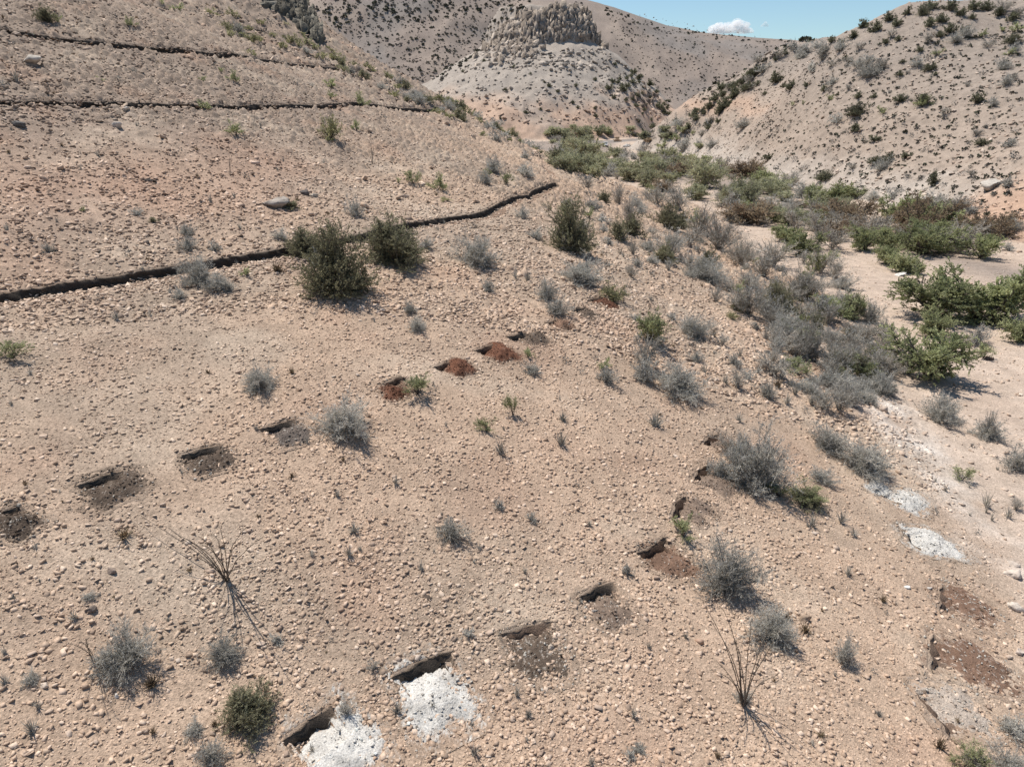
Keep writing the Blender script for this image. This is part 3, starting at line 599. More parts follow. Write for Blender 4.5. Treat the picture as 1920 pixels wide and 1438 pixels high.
KINDS = {  # name -> (generator kwargs per detail level, twig material, leaf material, category, shape words, part names)
 'grey':   dict(f=plant, k=dict(hr=.62, el=(-.02, 1.45), lump=.55, radial=.55, frac0=.2, curve=-.25), nl=(20000, 5200, 800), ls=(.0075, .012, .030), st=(60, 40, 18), sub=(26, 14, 6), asp=4., tm=M_greytwig, lm=M_greyleaf, nm='dry_shrub', cat='shrub', word='grey dry shrub'),
 'wispy':  dict(f=plant, k=dict(hr=.95, el=(.45, 1.45), lump=.3, radial=1.1, curve=-.2), nl=(2500, 900, 220), ls=(.009, .015, .036), st=(40, 30, 16), sub=(26, 14, 6), asp=5., tm=M_palebark, lm=M_greyleaf, nm='dry_shrub', cat='shrub', word='wispy leafless grey brown shrub'),
 'olive':  dict(f=plant, k=dict(hr=.72, el=(-.02, 1.5), lump=.25, radial=.4, frac0=.2, curve=-.2), nl=(34000, 8000, 1000), ls=(.0085, .014, .034), st=(60, 40, 18), sub=(22, 13, 6), asp=1.7, tm=M_bark, lm=M_olive, nm='evergreen_bush', cat='bush', word='dense olive green bush'),
 'dark':   dict(f=plant, k=dict(hr=.66, el=(-.02, 1.5), lump=.15, radial=.35, frac0=.2, curve=-.2), nl=(20000, 6000, 1000), ls=(.009, .015, .038), st=(60, 40, 18), sub=(22, 13, 6), asp=1.6, tm=M_bark, lm=M_dark, nm='evergreen_bush', cat='bush', word='dark green round bush'),
 'green':  dict(f=plant, k=dict(hr=.8, el=(.35, 1.4), lump=.45, radial=.7, curve=-.1, frac0=.5), nl=(6500, 2000, 420), ls=(.0095, .016, .036), st=(16, 13, 9), sub=(34, 18, 7), asp=2.2, tm=M_bark, lm=M_green, nm='leafy_shrub', cat='shrub', word='light green feathery shrub'),
 'yellow': dict(f=plant, k=dict(hr=.55, el=(.02, 1.4), lump=.4, radial=.5, frac0=.25, curve=-.2), nl=(6500, 2000, 450), ls=(.0095, .016, .038), st=(22, 18, 10), sub=(30, 16, 6), asp=2.2, tm=M_bark, lm=M_yellow, nm='leafy_shrub', cat='shrub', word='yellow green low shrub'),
 'tree':   dict(f=tree, k=dict(hr=.66, nst=7), nl=(30000, 9000, 1200), ls=(.0085, .015, .036), tm=M_bark, lm=M_green, nm='mesquite_tree', cat='tree', word='spreading green leafed tree'),
 'otree':  dict(f=tree, k=dict(hr=.68, nst=8), nl=(22000, 9000, 1300), ls=(.0085, .015, .038), tm=M_palebark, lm=M_sage, nm='mesquite_tree', cat='tree', word='olive green low crowned tree'),
 'rust':   dict(f=tree, k=dict(hr=.5, nst=7), nl=(12000, 5200, 900), ls=(.0085, .014, .036), tm=M_bark, lm=M_rust, nm='mesquite_tree', cat='tree', word='rusty brown leafed low tree'),
 'bare':   dict(f=tree, k=dict(hr=.7, nst=6), nl=(1600, 700, 160), ls=(.007, .012, .03), tm=M_palebark, lm=M_greyleaf, nm='bare_tree', cat='tree', word='nearly leafless grey branched tree'),
 'tuft':   dict(f=tuft, k=dict(), tm=M_greytwig, lm=None, nm='grass_tuft', cat='tuft', word='dry grey grass tuft'),
 'spiky':  dict(f=tuft, k=dict(n=130, hr=.75, wid=.55, thick=.010), tm=M_greyleaf, lm=None, nm='spiky_plant', cat='plant', word='spiky grey plant with stiff radiating leaves'),
 'brown':  dict(f=tuft, k=dict(n=70, hr=.6), tm=M_rust, lm=None, nm='grass_tuft', cat='tuft', word='dead brown tuft'),
}
NVAR = {0: 4, 1: 5, 2: 5}; LIB = {}
def get_variant(kind, lod, v):
    key = (kind, lod, v)
    if key in LIB: return LIB[key]
    K = KINDS[kind]; seed = sum(map(ord, kind)) * 31 + lod * 1009 + v * 77
    if K['f'] is plant: tw, lf = plant(seed, nst=K['st'][lod], nsub=K['sub'][lod], nleaf=K['nl'][lod], ls=K['ls'][lod], asp=K['asp'], thick=(.009, .012, .02)[lod], **K['k'])
    elif K['f'] is tree: tw, lf = tree(seed, nleaf=K['nl'][lod], ls=K['ls'][lod], dens=.95, **K['k'])
    else: kk = dict(K['k']); kk['n'] = int(kk.get('n', 60) * (1, .6, .35)[lod]); kk['thick'] = kk.get('thick', .016) * (1, 1.4, 2.2)[lod]; tw, lf = tuft(seed, **kk)
    def cm(nm, d, mat): me = mk(nm, d[0], d[1], [mat]); set_attr(me, "rnd", 'FACE', np.asarray(d[2])); return me
    if lod == 2 and lf is not None:     # far away: twigs and leaves in one mesh
        V = np.concatenate([tw[0], lf[0]]); Q = np.concatenate([tw[1], lf[1] + len(tw[0])]); mi = np.r_[np.zeros(len(tw[1]), int), np.ones(len(lf[1]), int)]
        me = mk(K['nm'], V, Q, [K['tm'], K['lm']], midx=mi); set_attr(me, "rnd", 'FACE', np.r_[np.asarray(tw[2]), lf[2]]); r = (me, None)
    else: r = (cm('branches' if K['f'] is not tree else 'trunk', tw, K['tm']), cm('foliage' if K['f'] is not tree else 'crown', lf, K['lm']) if lf is not None else None)
    LIB[key] = r; return r
GROUPS = {'dry_shrub': "dry shrubs dotting the slopes", 'evergreen_bush': "dense evergreen bushes", 'leafy_shrub': "leafy green shrubs", 'mesquite_tree': "trees along the wash", 'bare_tree': "leafless trees", 'grass_tuft': "dry tufts on the stony ground", 'spiky_plant': None}
PLANTS = []          # every plant: dict(u, v, w, kind, hf, z...)
def add(kind, lst, hf=1.0):
    for q in lst:
        PLANTS.append(dict(kind=kind, u=q[0], v=q[1], wpx=q[2], hf=(q[3] if len(q) > 3 else 1.0) * hf, lab=(q[4] if len(q) > 4 else None), hand=True))
# measured positions: (x of the foot, y of the foot, width) in photo pixels, height factor
add('grey', [(240,1240,118),(418,1232,72),(392,1425,62,1.3),(60,1275,38),(165,1122,30,.8),(520,1203,26),(845,1006,62,1.1),(997,975,24),(937,953,26),(1175,1074,24,1.3),(878,1192,24),
 (1358,1098,118,1.25),(1442,1196,92,.95),(1580,1240,48,1.7),(1392,1312,38,1.0),(1885,1450,90),(1895,1372,60,.8),(487,728,70),(645,810,98,1.05),(372,528,66,1.05),(412,542,50),(336,560,30),
 (352,467,42,.9),(350,440,30),(404,470,24,1.3),(374,411,22),(527,449,28,1.3),(540,388,24),(665,405,38,1.4),(782,619,42,1.3),(768,585,28,1.1),(916,546,28,1.3),(1043,588,48,1.1),(1024,560,40,1.5),
 (1090,528,78,.85),(1300,628,68,.95),(1207,712,55,1.3),(1272,735,88,.95),(1136,714,44,1.1),(995,698,36),(812,728,22),(1410,908,128,1.2),(1348,890,52,1.3),(1535,900,52,.9),(1612,878,96,.9),(1546,838,70,.9),
 (1765,788,66,1.1),(1852,822,52,1.3),(1905,880,62,1.3),(1630,755,30,1.3),(1320,522,82,.85),(890,492,86,1.0),(888,427,20,1.4),(925,322,44,1.1),(908,345,34,1.1),(985,330,42,.8),(984,300,24),(980,408,28),(1022,346,18),
 (717,222,20),(461,333,18,1.2),(432,327,12,1.3),(330,292,16,1.5),(567,250,14,1.9),(553,160,20),(400,127,14),(848,268,14,1.5),(888,262,18,1.3),(872,240,16),(930,266,24,1.4),(1830,645,54,1.1),(1580,748,62,1.1),
 (1504,668,58,1.1),(1540,720,40),(1452,640,40,1.3),(1635,905,22),(1065,470,42,1.2),(1005,448,30),(1090,430,30),(1215,470,36),(800,467,32),(600,500,40,1.2),(580,470,30)])
add('wispy', [(1400,590,80),(1450,612,60,1.3),(1560,700,60),(1596,660,60),(1640,700,50),(1700,700,52,1.2),(1660,640,44,1.1),(1060,678,22,1.4),(1115,672,16),(1090,698,22),(1370,400,46),(1270,395,60),(1310,440,60),(1350,470,70),(1390,500,70),
 (1430,520,60),(1500,560,70),(1535,600,60),(1445,560,60),(1180,420,48),(1230,385,46),(1160,385,40),(1850,820,30,2.0),(650,1338,46,.8),(700,1255,26),(1822,1445,40)])
add('olive', [(628,545,148,1.0,"largest dense olive bush, front one of the big pair by the trench"),(738,492,118,1.05,"large dark olive bush on the trench line, behind and right of the biggest one"),(573,472,72,1.0,"olive green bush just behind and left of the biggest bush"),
 (1066,468,92,1.25,"tall olive bush with grey skirt on the slope left of the wash thicket"),(465,1348,96,.95),(1160,450,44,1.25),(1255,428,66,.9),(550,392,26,.8),(287,417,20,.6),(1045,305,36,1.0),(1590,598,54,1.1),(90,42,38,.9),(1325,505,40,1.2),
 (760,167,22),(930,215,20),(1510,942,60,.7),(1560,690,40,1.0)])
add('green', [(782,738,60,.85),(962,778,32,1.8),(912,808,38,1.1),(22,672,60,.7),(443,255,38),(243,50,28,.8),(438,154,28),(415,137,12),(384,206,24),(622,166,26,.9),(620,186,28,.7),(668,246,24),(823,357,36,1.2),(775,344,32),
 (675,192,36),(1150,560,0,1),(1585,700,46,1.3),(1618,705,40,1),(1804,900,48,.7),(1280,1005,58,.9),(1515,942,66,.8),(1460,930,54,.6),(1820,1435,66,1.1),(1842,672,34,1.1),(1235,640,46,.9),(1130,690,24),(950,347,28),(910,330,18),(905,258,16),
 (990,670,24),(1400,880,20),(190,153,18,.6),(330,22,24,.8),(848,352,0)])
add('yellow', [(1152,563,54),(1370,597,28),(620,262,52,1.5),(1100,470,30),(485,80,20),(470,104,22),(545,82,26),(530,92,22),(576,84,24),(625,112,26),(425,58,30),(395,28,24),(690,128,18),(730,150,22),(700,135,16),(590,92,20),(605,108,18),(640,118,16),
 (820,190,22),(850,198,24),(880,207,26),(900,216,20),(835,376,24,.5),(430,68,22),(840,193,18),(866,204,18),(940,228,18),(510,70,14),(455,72,18),(615,96,16),(560,88,18),(665,125,18),(535,48,14)], 1.0)
add('tree', [(1850,605,158,1.05,"tallest spreading green tree, on the far side of the sandy wash"),(1748,596,128,.95,"wide green tree leaning over the sandy wash, left of the tallest one"),(1740,712,122,1.25,"forked green tree at the near edge of the wash"),(1750,630,60,1.1),
 (1552,600,64,1.1),(1605,598,34,1.9),(1690,510,50,1.2),(1660,495,46,1.2),(1722,515,24,1.5),(1838,485,66,1.1),(1910,640,60,1.3),(1620,470,66,1.1),(1455,415,46,.9),(1830,440,50,.7),(1215,640,50,1.6),(1500,480,60,1.0),(1470,452,50),(1700,465,40),
 (1550,385,70,.8),(1590,372,50,.7)])
add('otree', [(1320,352,80),(1380,388,80,.9),(1400,380,60),(1250,300,30),(1450,362,60,.8),(1075,285,40),(1100,300,50),(1120,326,46),(1160,326,40),(1200,330,50),(1090,258,30),(1125,254,24),(1240,320,34),(1060,262,30),(1040,255,24),(1110,335,40),(1215,350,40),(1300,375,40)])
add('rust', [(1350,345,0),(1395,335,66,1.1),(1400,420,92,1.0),(1720,430,110,.95,"rusty brown low tree, the brownest crown beside the wash"),(1580,420,90,.9),(1250,335,50),(1285,330,60),(1240,360,46),(1700,455,80,.8),(1560,450,60)])
add('bare', [(1780,470,96,.9,"bare wide branching tree beside the rusty brown tree"),(1490,430,60),(1530,440,60),(1560,470,70),(1450,500,70),(1400,540,50),(1540,510,70),(1500,600,50,1.2),(1620,640,50),(1210,690,60,1.5,"twisted bare branched small tree rising behind a grey shrub"),(1375,860,60,1.3),(1440,880,80,1.1),(1775,420,80,.9),(1800,400,50),(1330,330,0),
 (1650,440,50),(1480,355,50)])
add('spiky', [(1228,798,40),(1055,788,24),(1140,850,0)])
add('tuft', [(742,908,22),(790,1068,20),(984,1073,18),(585,1042,18),(940,850,34),(1052,835,30),(965,522,20,1.3),(990,527,20,1.2),(60,1372,40,.8),(665,998,34,.7),(655,1042,26),(890,1415,30),(1110,1432,22),(745,1335,30),(1105,985,16),(1577,980,30),(1523,987,26),(1600,1006,24),(1590,1078,22),
 (1385,790,22),(1420,700,22),(1320,700,18,1.6),(1465,710,24,1.7),(1490,740,22,1.4),(1360,720,20),(1850,950,30),(140,1160,26),(900,1030,16)])
add('brown', [(232,1008,44,.7),(285,1285,46,.9),(1510,1185,36,.9),(1475,1160,24),(1655,1128,22),(1345,1420,26),(1540,1380,30,.6),(548,700,20),(390,700,16),(548,895,18),(520,510,34),(1760,1400,36)])
# right hillside, read off the photo
add('dark', [(1606,216,38,.9,"largest dark round bush on the right hillside"),(1605,246,20,1.1),(1545,172,18),(1482,168,22),(1470,164,12),(1511,163,12),(1433,178,10),(1609,184,16),(1639,184,12,1.2),(1689,190,20,.9),(1729,196,32,.9),(1832,192,26,1.0),(1688,142,16,.8),(1724,98,14,1.1),(1744,133,22),(1752,142,10),
 (1585,112,10,1.3),(1652,337,0),(1545,338,32,.9),(1747,346,24,1.3),(1441,300,18,.9),(1641,308,24,.8),(1666,303,26,.9),(1698,297,20,.8),(1838,272,24,.7),(1640,265,22,.8),(1683,77,14),(1660,82,14),(1898,80,30,.8),(1570,180,8,1.4),(1823,36,14),(1692,118,10),(1454,155,24,1.1),(1420,160,12),(1392,172,20),(1374,185,22),(1360,200,24),(1403,150,26),(1418,140,24),(1352,170,20),(1340,190,20),(1330,205,18),
 (1350,215,22),(1375,165,18),(1380,178,20),(1392,158,18),(1405,168,18),(1570,62,18),(1600,72,20),(1620,52,24),(1640,60,26),(1665,40,24),(1680,50,18),(1730,30,30),(1745,50,24),(1765,42,22),(1780,62,24),(1800,30,22),(1825,20,26),(1805,60,14),(1700,28,20),(1850,20,22),(1745,18,20),(1780,20,24),(1760,70,18),(1900,40,24),(1590,45,18),(1575,82,14),(1560,80,18),(1870,30,20)])
add('grey', [(1568,230,26),(1560,160,24),(1545,155,18,1.2),(1600,222,0),(1660,240,14),(1680,232,12),(1692,236,14),(1710,174,14),(1708,256,14),(1765,222,20),(1860,200,26),(1885,160,28),(1880,130,30),(1900,100,26),(1790,80,30),(1810,70,32),(1625,145,40),(1640,140,30),(1720,125,26),(1430,135,26),(1500,110,30),(1510,98,26),(1545,100,34),(1575,95,28),(1530,90,24),(1490,95,26),
 (1520,135,26),(1610,125,30),(1590,130,16),(1650,120,18),(1630,118,24),(1740,112,20),(1605,100,14),(1515,285,16,1.2),(1448,255,20),(1420,252,14),(1490,300,16),(1480,265,14),(1560,268,16),(1588,250,14),(1650,285,16),(1730,285,14),(1760,275,14),(1780,258,12),(1790,300,12),(1820,315,14),(1735,272,0),(1653,310,0),(1655,318,38,1.0),(1637,302,16),(1620,268,14),(1600,285,12),(1575,310,14),(1565,300,14),(1500,320,16),(1475,300,14),(1455,320,18),(1465,345,18),
 (1510,315,14),(1530,330,12),(1610,345,16),(1635,375,34,.9),(1600,390,16),(1675,370,24),(1690,360,16),(1745,360,0),(1770,350,18),(1730,335,12),(1800,330,16),(1850,355,22),(1890,350,26),(1905,300,22),(1895,275,24),(1870,245,16),(1815,230,14),(1830,220,12),(1850,240,14),(1870,270,12),(1700,220,12),(1560,210,12),(1345,280,14),(1330,262,16),(1310,275,24,.9),(1360,258,12),(1390,262,14),(1395,240,30,.9),(1400,280,14),(1370,300,16),(1350,300,14),(1385,300,14),(1330,290,12),
 (1735,400,50,1.2,),(1760,380,30),(1820,400,24),(1900,430,30),(1880,440,26),(1855,450,24),(1800,455,26),(1780,420,24),(1890,470,26),(1860,420,18),(1668,400,20),(1715,390,24),(1350,245,14),(1318,250,14),(1290,262,16),(1300,240,16),(1275,270,12),(1410,225,10),(1440,235,14),(1480,240,12),(1500,230,10),(1530,245,12),(1330,235,24,.8),(1290,215,16),(1315,215,18),(1300,230,16)])
add('green', [(1720,235,0),(1727,200,34,.8),(1650,210,14),(1655,215,12),(1555,190,14),(1757,104,22,.7),(1880,60,22,.6),(1910,60,22),(1890,105,20,.7),(1485,200,8,1.4),(1505,197,8,1.3),(1840,70,18)])
add('bare', [(1420,120,24),(1460,110,26),(1540,115,26),(1555,175,16),(1500,105,26),(1620,135,34),(1650,130,28),(1560,125,20),(1590,120,20),(1880,25,36,.9),(1910,30,24,.9),(1610,95,20),(1670,70,20),(1590,170,14,1.1),(1740,80,26),(1850,90,20),(1900,150,20)])
# thickets, valley, butte and tufts: positions drawn at random inside outlines read off the photo
def inside(px, py, poly):
    c = np.zeros(len(px), bool); j = len(poly) - 1
    for i in range(len(poly)):
        xi, yi = poly[i]; xj, yj = poly[j]
        m = ((yi > py) != (yj > py)) & (px < (xj - xi) * (py - yi) / (yj - yi + 1e-9) + xi); c ^= m; j = i
    return c
fill0 = None
KEEP_CLEAR = [(1108,264,1196,292),(1260,335,1360,372),(1360,420,1450,462),(1590,365,1660,405)]     # open sand patches
def fill(poly, n, kinds, probs, w0, w1, gap, hf=1.0, seed=0, rg=True):
    rng = np.random.default_rng(seed); P = np.array(poly, float); out = []; tries = 0
    while len(out) < n and tries < 60:
        tries += 1; q = rng.uniform(P.min(0), P.max(0), (400, 2)); q = q[inside(q[:, 0], q[:, 1], poly)]
        for a in q:
            if len(out) >= n: break
            if any(e[0] < a[0] < e[2] and e[1] < a[1] < e[3] for e in KEEP_CLEAR): continue
            if all(abs(a[0] - b[0]) > gap or abs(a[1] - b[1]) > gap * .45 for b in out): out.append(a)
    for a in out:
        m = w0 + (w1 - w0) * rng.random() ** 1.5
        PLANTS.append(dict(kind=str(rng.choice(kinds, p=probs)), u=a[0], v=a[1], wm=m, hf=hf * rng.uniform(.8, 1.25), lab=None, hand=False, rg=rg))
fill([(1060,335),(1250,350),(1420,415),(1540,470),(1600,560),(1680,640),(1660,740),(1560,730),(1480,660),(1400,600),(1340,540),(1200,490),(1100,430)], 105, ['grey','wispy','bare','green','olive'], [.42,.30,.08,.13,.07], .8, 2.1, 19, 1.0, 1)
fill([(1440,600),(1560,620),(1690,690),(1640,770),(1540,770),(1440,700)], 40, ['wispy','grey','bare','green'], [.45,.35,.1,.1], .7, 1.6, 20, 1.0, 28)
fill([(1100,400),(1350,540),(1400,600),(1480,660),(1560,740),(1500,790),(1350,720),(1180,620),(1120,520)], 60, ['grey','tuft','wispy','brown'], [.35,.3,.25,.1], .35, .9, 22, 1.0, 2)
fill([(1030,248),(1260,240),(1300,300),(1420,330),(1530,375),(1600,400),(1560,440),(1400,420),(1300,370),(1180,340),(1060,315)], 92, ['otree','green','grey','rust','bare','tree'], [.26,.10,.34,.08,.16,.06], 2.2, 4.8, 16, .85, 3)
fill([(1020,240),(1280,236),(1290,262),(1220,262),(1090,262),(1030,258)], 22, ['otree','grey','dark','tree'], [.4,.3,.15,.15], 3, 6, 14, .8, 23, False)
fill([(1030,245),(1108,250),(1105,300),(1110,335),(1060,330),(1040,290)], 26, ['otree','grey','green','dark'], [.45,.3,.15,.1], 3, 6, 12, .85, 24)
fill([(1105,292),(1300,296),(1320,340),(1200,345),(1110,335)], 30, ['otree','grey','green','rust','bare'], [.4,.25,.15,.1,.1], 3, 6.5, 13, .85, 25)
fill([(1196,246),(1330,240),(1340,300),(1230,310),(1200,290)], 24, ['otree','grey','bare','green'], [.3,.4,.15,.15], 1.8, 4.5, 11, .85, 26)
fill([(1040,380),(1120,400),(1200,480),(1130,540),(1050,520)], 26, ['grey','wispy','green','tuft'], [.5,.2,.12,.18], .4, 1.3, 22, 1.0, 27)
fill([(1600,400),(1760,410),(1900,455),(1880,480),(1700,480),(1560,440)], 14, ['rust','bare','tree','grey'], [.3,.25,.25,.2], 2.5, 5, 26, .9, 4)
fill([(640,120),(760,165),(900,215),(1030,275),(1025,300),(900,250),(780,200),(640,140)], 56, ['grey','yellow','wispy','olive'], [.5,.2,.2,.1], 1.0, 2.2, 9, .9, 5)
fill([(400,0),(500,20),(600,90),(640,125),(560,110),(430,75)], 26, ['grey','yellow','wispy'], [.6,.15,.25], .8, 1.8, 10, .9, 6)
fill([(0,700),(700,600),(1300,700),(1560,1000),(1900,1150),(1900,1430),(0,1430)], 95, ['tuft','brown','grey','spiky'], [.42,.26,.26,.06], .14, .34, 30, 1.0, 7)
fill([(0,210),(800,215),(1000,330),(1000,400),(800,560),(0,640)], 70, ['tuft','brown','grey','green'], [.45,.2,.25,.1], .25, .6, 26, 1.0, 8)
fill([(0,0),(380,0),(800,195),(0,180)], 30, ['tuft','grey','green','brown'], [.4,.3,.15,.15], .4, .9, 22, 1.0, 9)
fill([(1330,210),(1500,100),(1700,30),(1915,40),(1915,420),(1700,390),(1450,320)], 130, ['grey','bare','tuft','wispy'], [.6,.12,.2,.08], .6, 1.6, 15, 1.0, 10)
fill([(1180,240),(1330,190),(1480,95),(1430,150),(1340,260),(1210,262)], 46, ['dark','grey','bare'], [.45,.4,.15], 1.6, 3.2, 9, 1.0, 11)
fill([(920,100),(1130,95),(1250,190),(1240,230),(900,235),(810,190),(860,130)], 70, ['dark','grey'], [.6,.4], 1.3, 3.0, 13, .9, 12, False)
fill([(1100,145),(1200,135),(1260,190),(1250,215),(1180,205),(1120,170)], 46, ['dark','grey'], [.55,.45], 2.5, 5.0, 7, .9, 13, False)
fill([(1700,760),(1900,880),(1910,1040),(1750,980),(1650,860)], 16, ['grey','tuft','wispy'], [.3,.5,.2], .25, .6, 30, 1.0, 14)
PLANTS = [p for p in PLANTS if p.get('wpx', 1) > 0]
_g = ground_pts([(p['u'], p['v']) for p in PLANTS])
for _it in range(9):       # plants on the left ridge stand on its own crest, never on the mountain behind it
    far = [i for i, p in enumerate(PLANTS) if p['u'] < 1030 and p['v'] < 320 and _g[i][3] > 190 and not (p['u'] > 790 and p['v'] > 100 and p.get('wm', 0) > 0 and p['hf'] > 2)]
    far = [i for i in far if PLANTS[i].get('rg', True)]
    if not far: break
    for i in far: PLANTS[i]['v'] += 5
    g2 = ground_pts([(PLANTS[i]['u'], PLANTS[i]['v']) for i in far])
    for i, g in zip(far, g2): _g[i] = g
for p, g in zip(PLANTS, _g):
    p['x'], p['y'], p['t'] = g[0], g[1], g[3]
    if 'wpx' in p:
        p['wm'] = min(p['wpx'] / F * g[3] * (.98 if KINDS[p['kind']]['f'] is not tuft else 1.4), 14.0)
    if not p['hand'] and p['v'] < 345: p['wm'] = min(p['wm'], 46.0 / F * g[3])
    p['px'] = p['wm'] * F / g[3]
PLANTS = [p for p in PLANTS if p['t'] < 1300]
# landmarks used to tell look-alikes apart
LM = [(1135,272,"white pickup truck"),(636,500,"biggest olive bush"),(1066,430,"tall olive bush on the slope"),(425,1075,"left ocotillo"),(1393,1280,"right ocotillo"),(645,780,"round grey bush by the pits"),(805,1298,"fully seen white mound"),
 (625,1392,"white mound at the bottom edge"),(934,660,"brightest red mound"),(1358,1050,"tallest grey bush"),(1410,850,"largest grey bush"),(1754,1016,"oval white mound"),(1835,1245,"lower flecked mound at the right"),(1850,560,"tallest green tree"),
 (1740,660,"forked tree by the wash"),(1720,410,"rusty brown tree"),(1606,200,"largest dark bush on the right hill"),(1870,340,"pointed boulder on the right"),(60,115,"pale boulder upper left"),(515,380,"flat grey rock"),(300,193,"level trench on the left slope"),(1040,345,"right end of the longest trench"),
 (215,915,"leftmost whole dark mound"),(1030,60,"rock cliff on the butte"),(1200,170,"dark scrub on the butte's right foot"),(1155,265,"orange boulder in the valley"),(1780,440,"bare wide tree"),(1690,515,"white slab in the wash"),(590,90,"upper left rock cliff"),(1370,48,"small white cloud"),(22,660,"green shrub at the left edge"),
 (995,685,"grey shrub by the red mounds"),(1320,352,"olive tree at the valley bend"),(1545,330,"dark bush above the sandy bend"),(1700,20,"crest of the right hill"),(925,310,"dark grey shrub on the ridge side"),(1006,1232,"white flecked dark mound"),(240,1200,"grey bush at lower left"),(1580,1210,"forked grey bush at lower right")]
ORD = ["nearest", "second", "third", "fourth", "fifth", "sixth", "seventh", "eighth", "ninth", "tenth", "eleventh", "twelfth", "thirteenth", "fourteenth", "fifteenth", "sixteenth", "seventeenth", "eighteenth"]
def direction(dx, dy):
    a = math.degrees(math.atan2(-dy, dx)) % 360; return ["right of", "above and right of", "above", "above and left of", "left of", "below and left of", "below", "below and right of"][int(((a + 22.5) % 360) // 45)]
def auto_labels(items, short=False):
    b = {}
    for p in items:
        if p.get('lab'): continue
        d = [(math.hypot(p['u'] - l[0], (p['v'] - l[1]) * 1.3), i) for i, l in enumerate(LM)]; d.sort(); k = d[0][1]
        if d[0][0] < 14: k = d[1][1]; dd = d[1][0]
        else: dd = d[0][0]
        key = (p['word'], k, direction(p['u'] - LM[k][0], p['v'] - LM[k][1])); b.setdefault(key, []).append((dd, id(p), p))
    for (wd, k, dr), l in b.items():
        l.sort(key=lambda q: q[:2])
        for i, (_, _, p) in enumerate(l):
            o = ORD[i] if i < len(ORD) else "far"; p['lab'] = (f"{wd}, {o} one {dr} {LM[k][2]}" if (len(l) > 1 or True) else "")
            wds = p['lab'].split()
            if len(wds) > 16: p['lab'] = f"{' '.join(wd.split()[-3:])}, {o} {dr} {LM[k][2]}"
for p in PLANTS:
    s = p['px']; p['word'] = KINDS[p['kind']]['word']
auto_labels(PLANTS)
_used = {}
rng_p = np.random.default_rng(5)
def place_plant(p):
    K = KINDS[p['kind']]; lod = 0 if p['px'] > 62 else 1 if p['px'] > 26 else 2; v = int(rng_p.integers(0, NVAR[lod]))
    tw, lf = get_variant(p['kind'], lod, v); s = p['wm']; z = float(height(np.array([p['x']]), np.array([p['y']]))[0]) - .01 * s
    sc = (s * rng_p.uniform(.84, 1.16), s * rng_p.uniform(.84, 1.16), s * p['hf'] * rng_p.uniform(.9, 1.12)); rz = rng_p.uniform(0, 6.28)
    if lf is None: r = bpy.data.objects.new(K['nm'], tw); COL.objects.link(r)
    else:
        r = bpy.data.objects.new(K['nm'], None); COL.objects.link(r); r.empty_display_size = .1
        n1, n2 = ('trunk', 'crown') if K['f'] is tree else ('branches', 'foliage')
        for nm, me in ((n1, tw), (n2, lf)):
            c = bpy.data.objects.new(nm, me); COL.objects.link(c); c.parent = r
    r.location = (p['x'], p['y'], z); r.rotation_euler = (rng_p.normal(0, .04), rng_p.normal(0, .04), rz); r.scale = sc
    r['label'] = p['lab']; r['category'] = K['cat']
    if GROUPS.get(K['nm']): r['group'] = GROUPS[K['nm']]
    return r
PLANTS.sort(key=lambda p: -p['px'])
cnt = {}; REST = []
for p in PLANTS:
    nm = KINDS[p['kind']]['nm']; cnt[nm] = cnt.get(nm, 0) + 1
    if cnt[nm] > 298: REST.append(p); continue
    place_plant(p)
print("plants", cnt, "rest", len(REST))

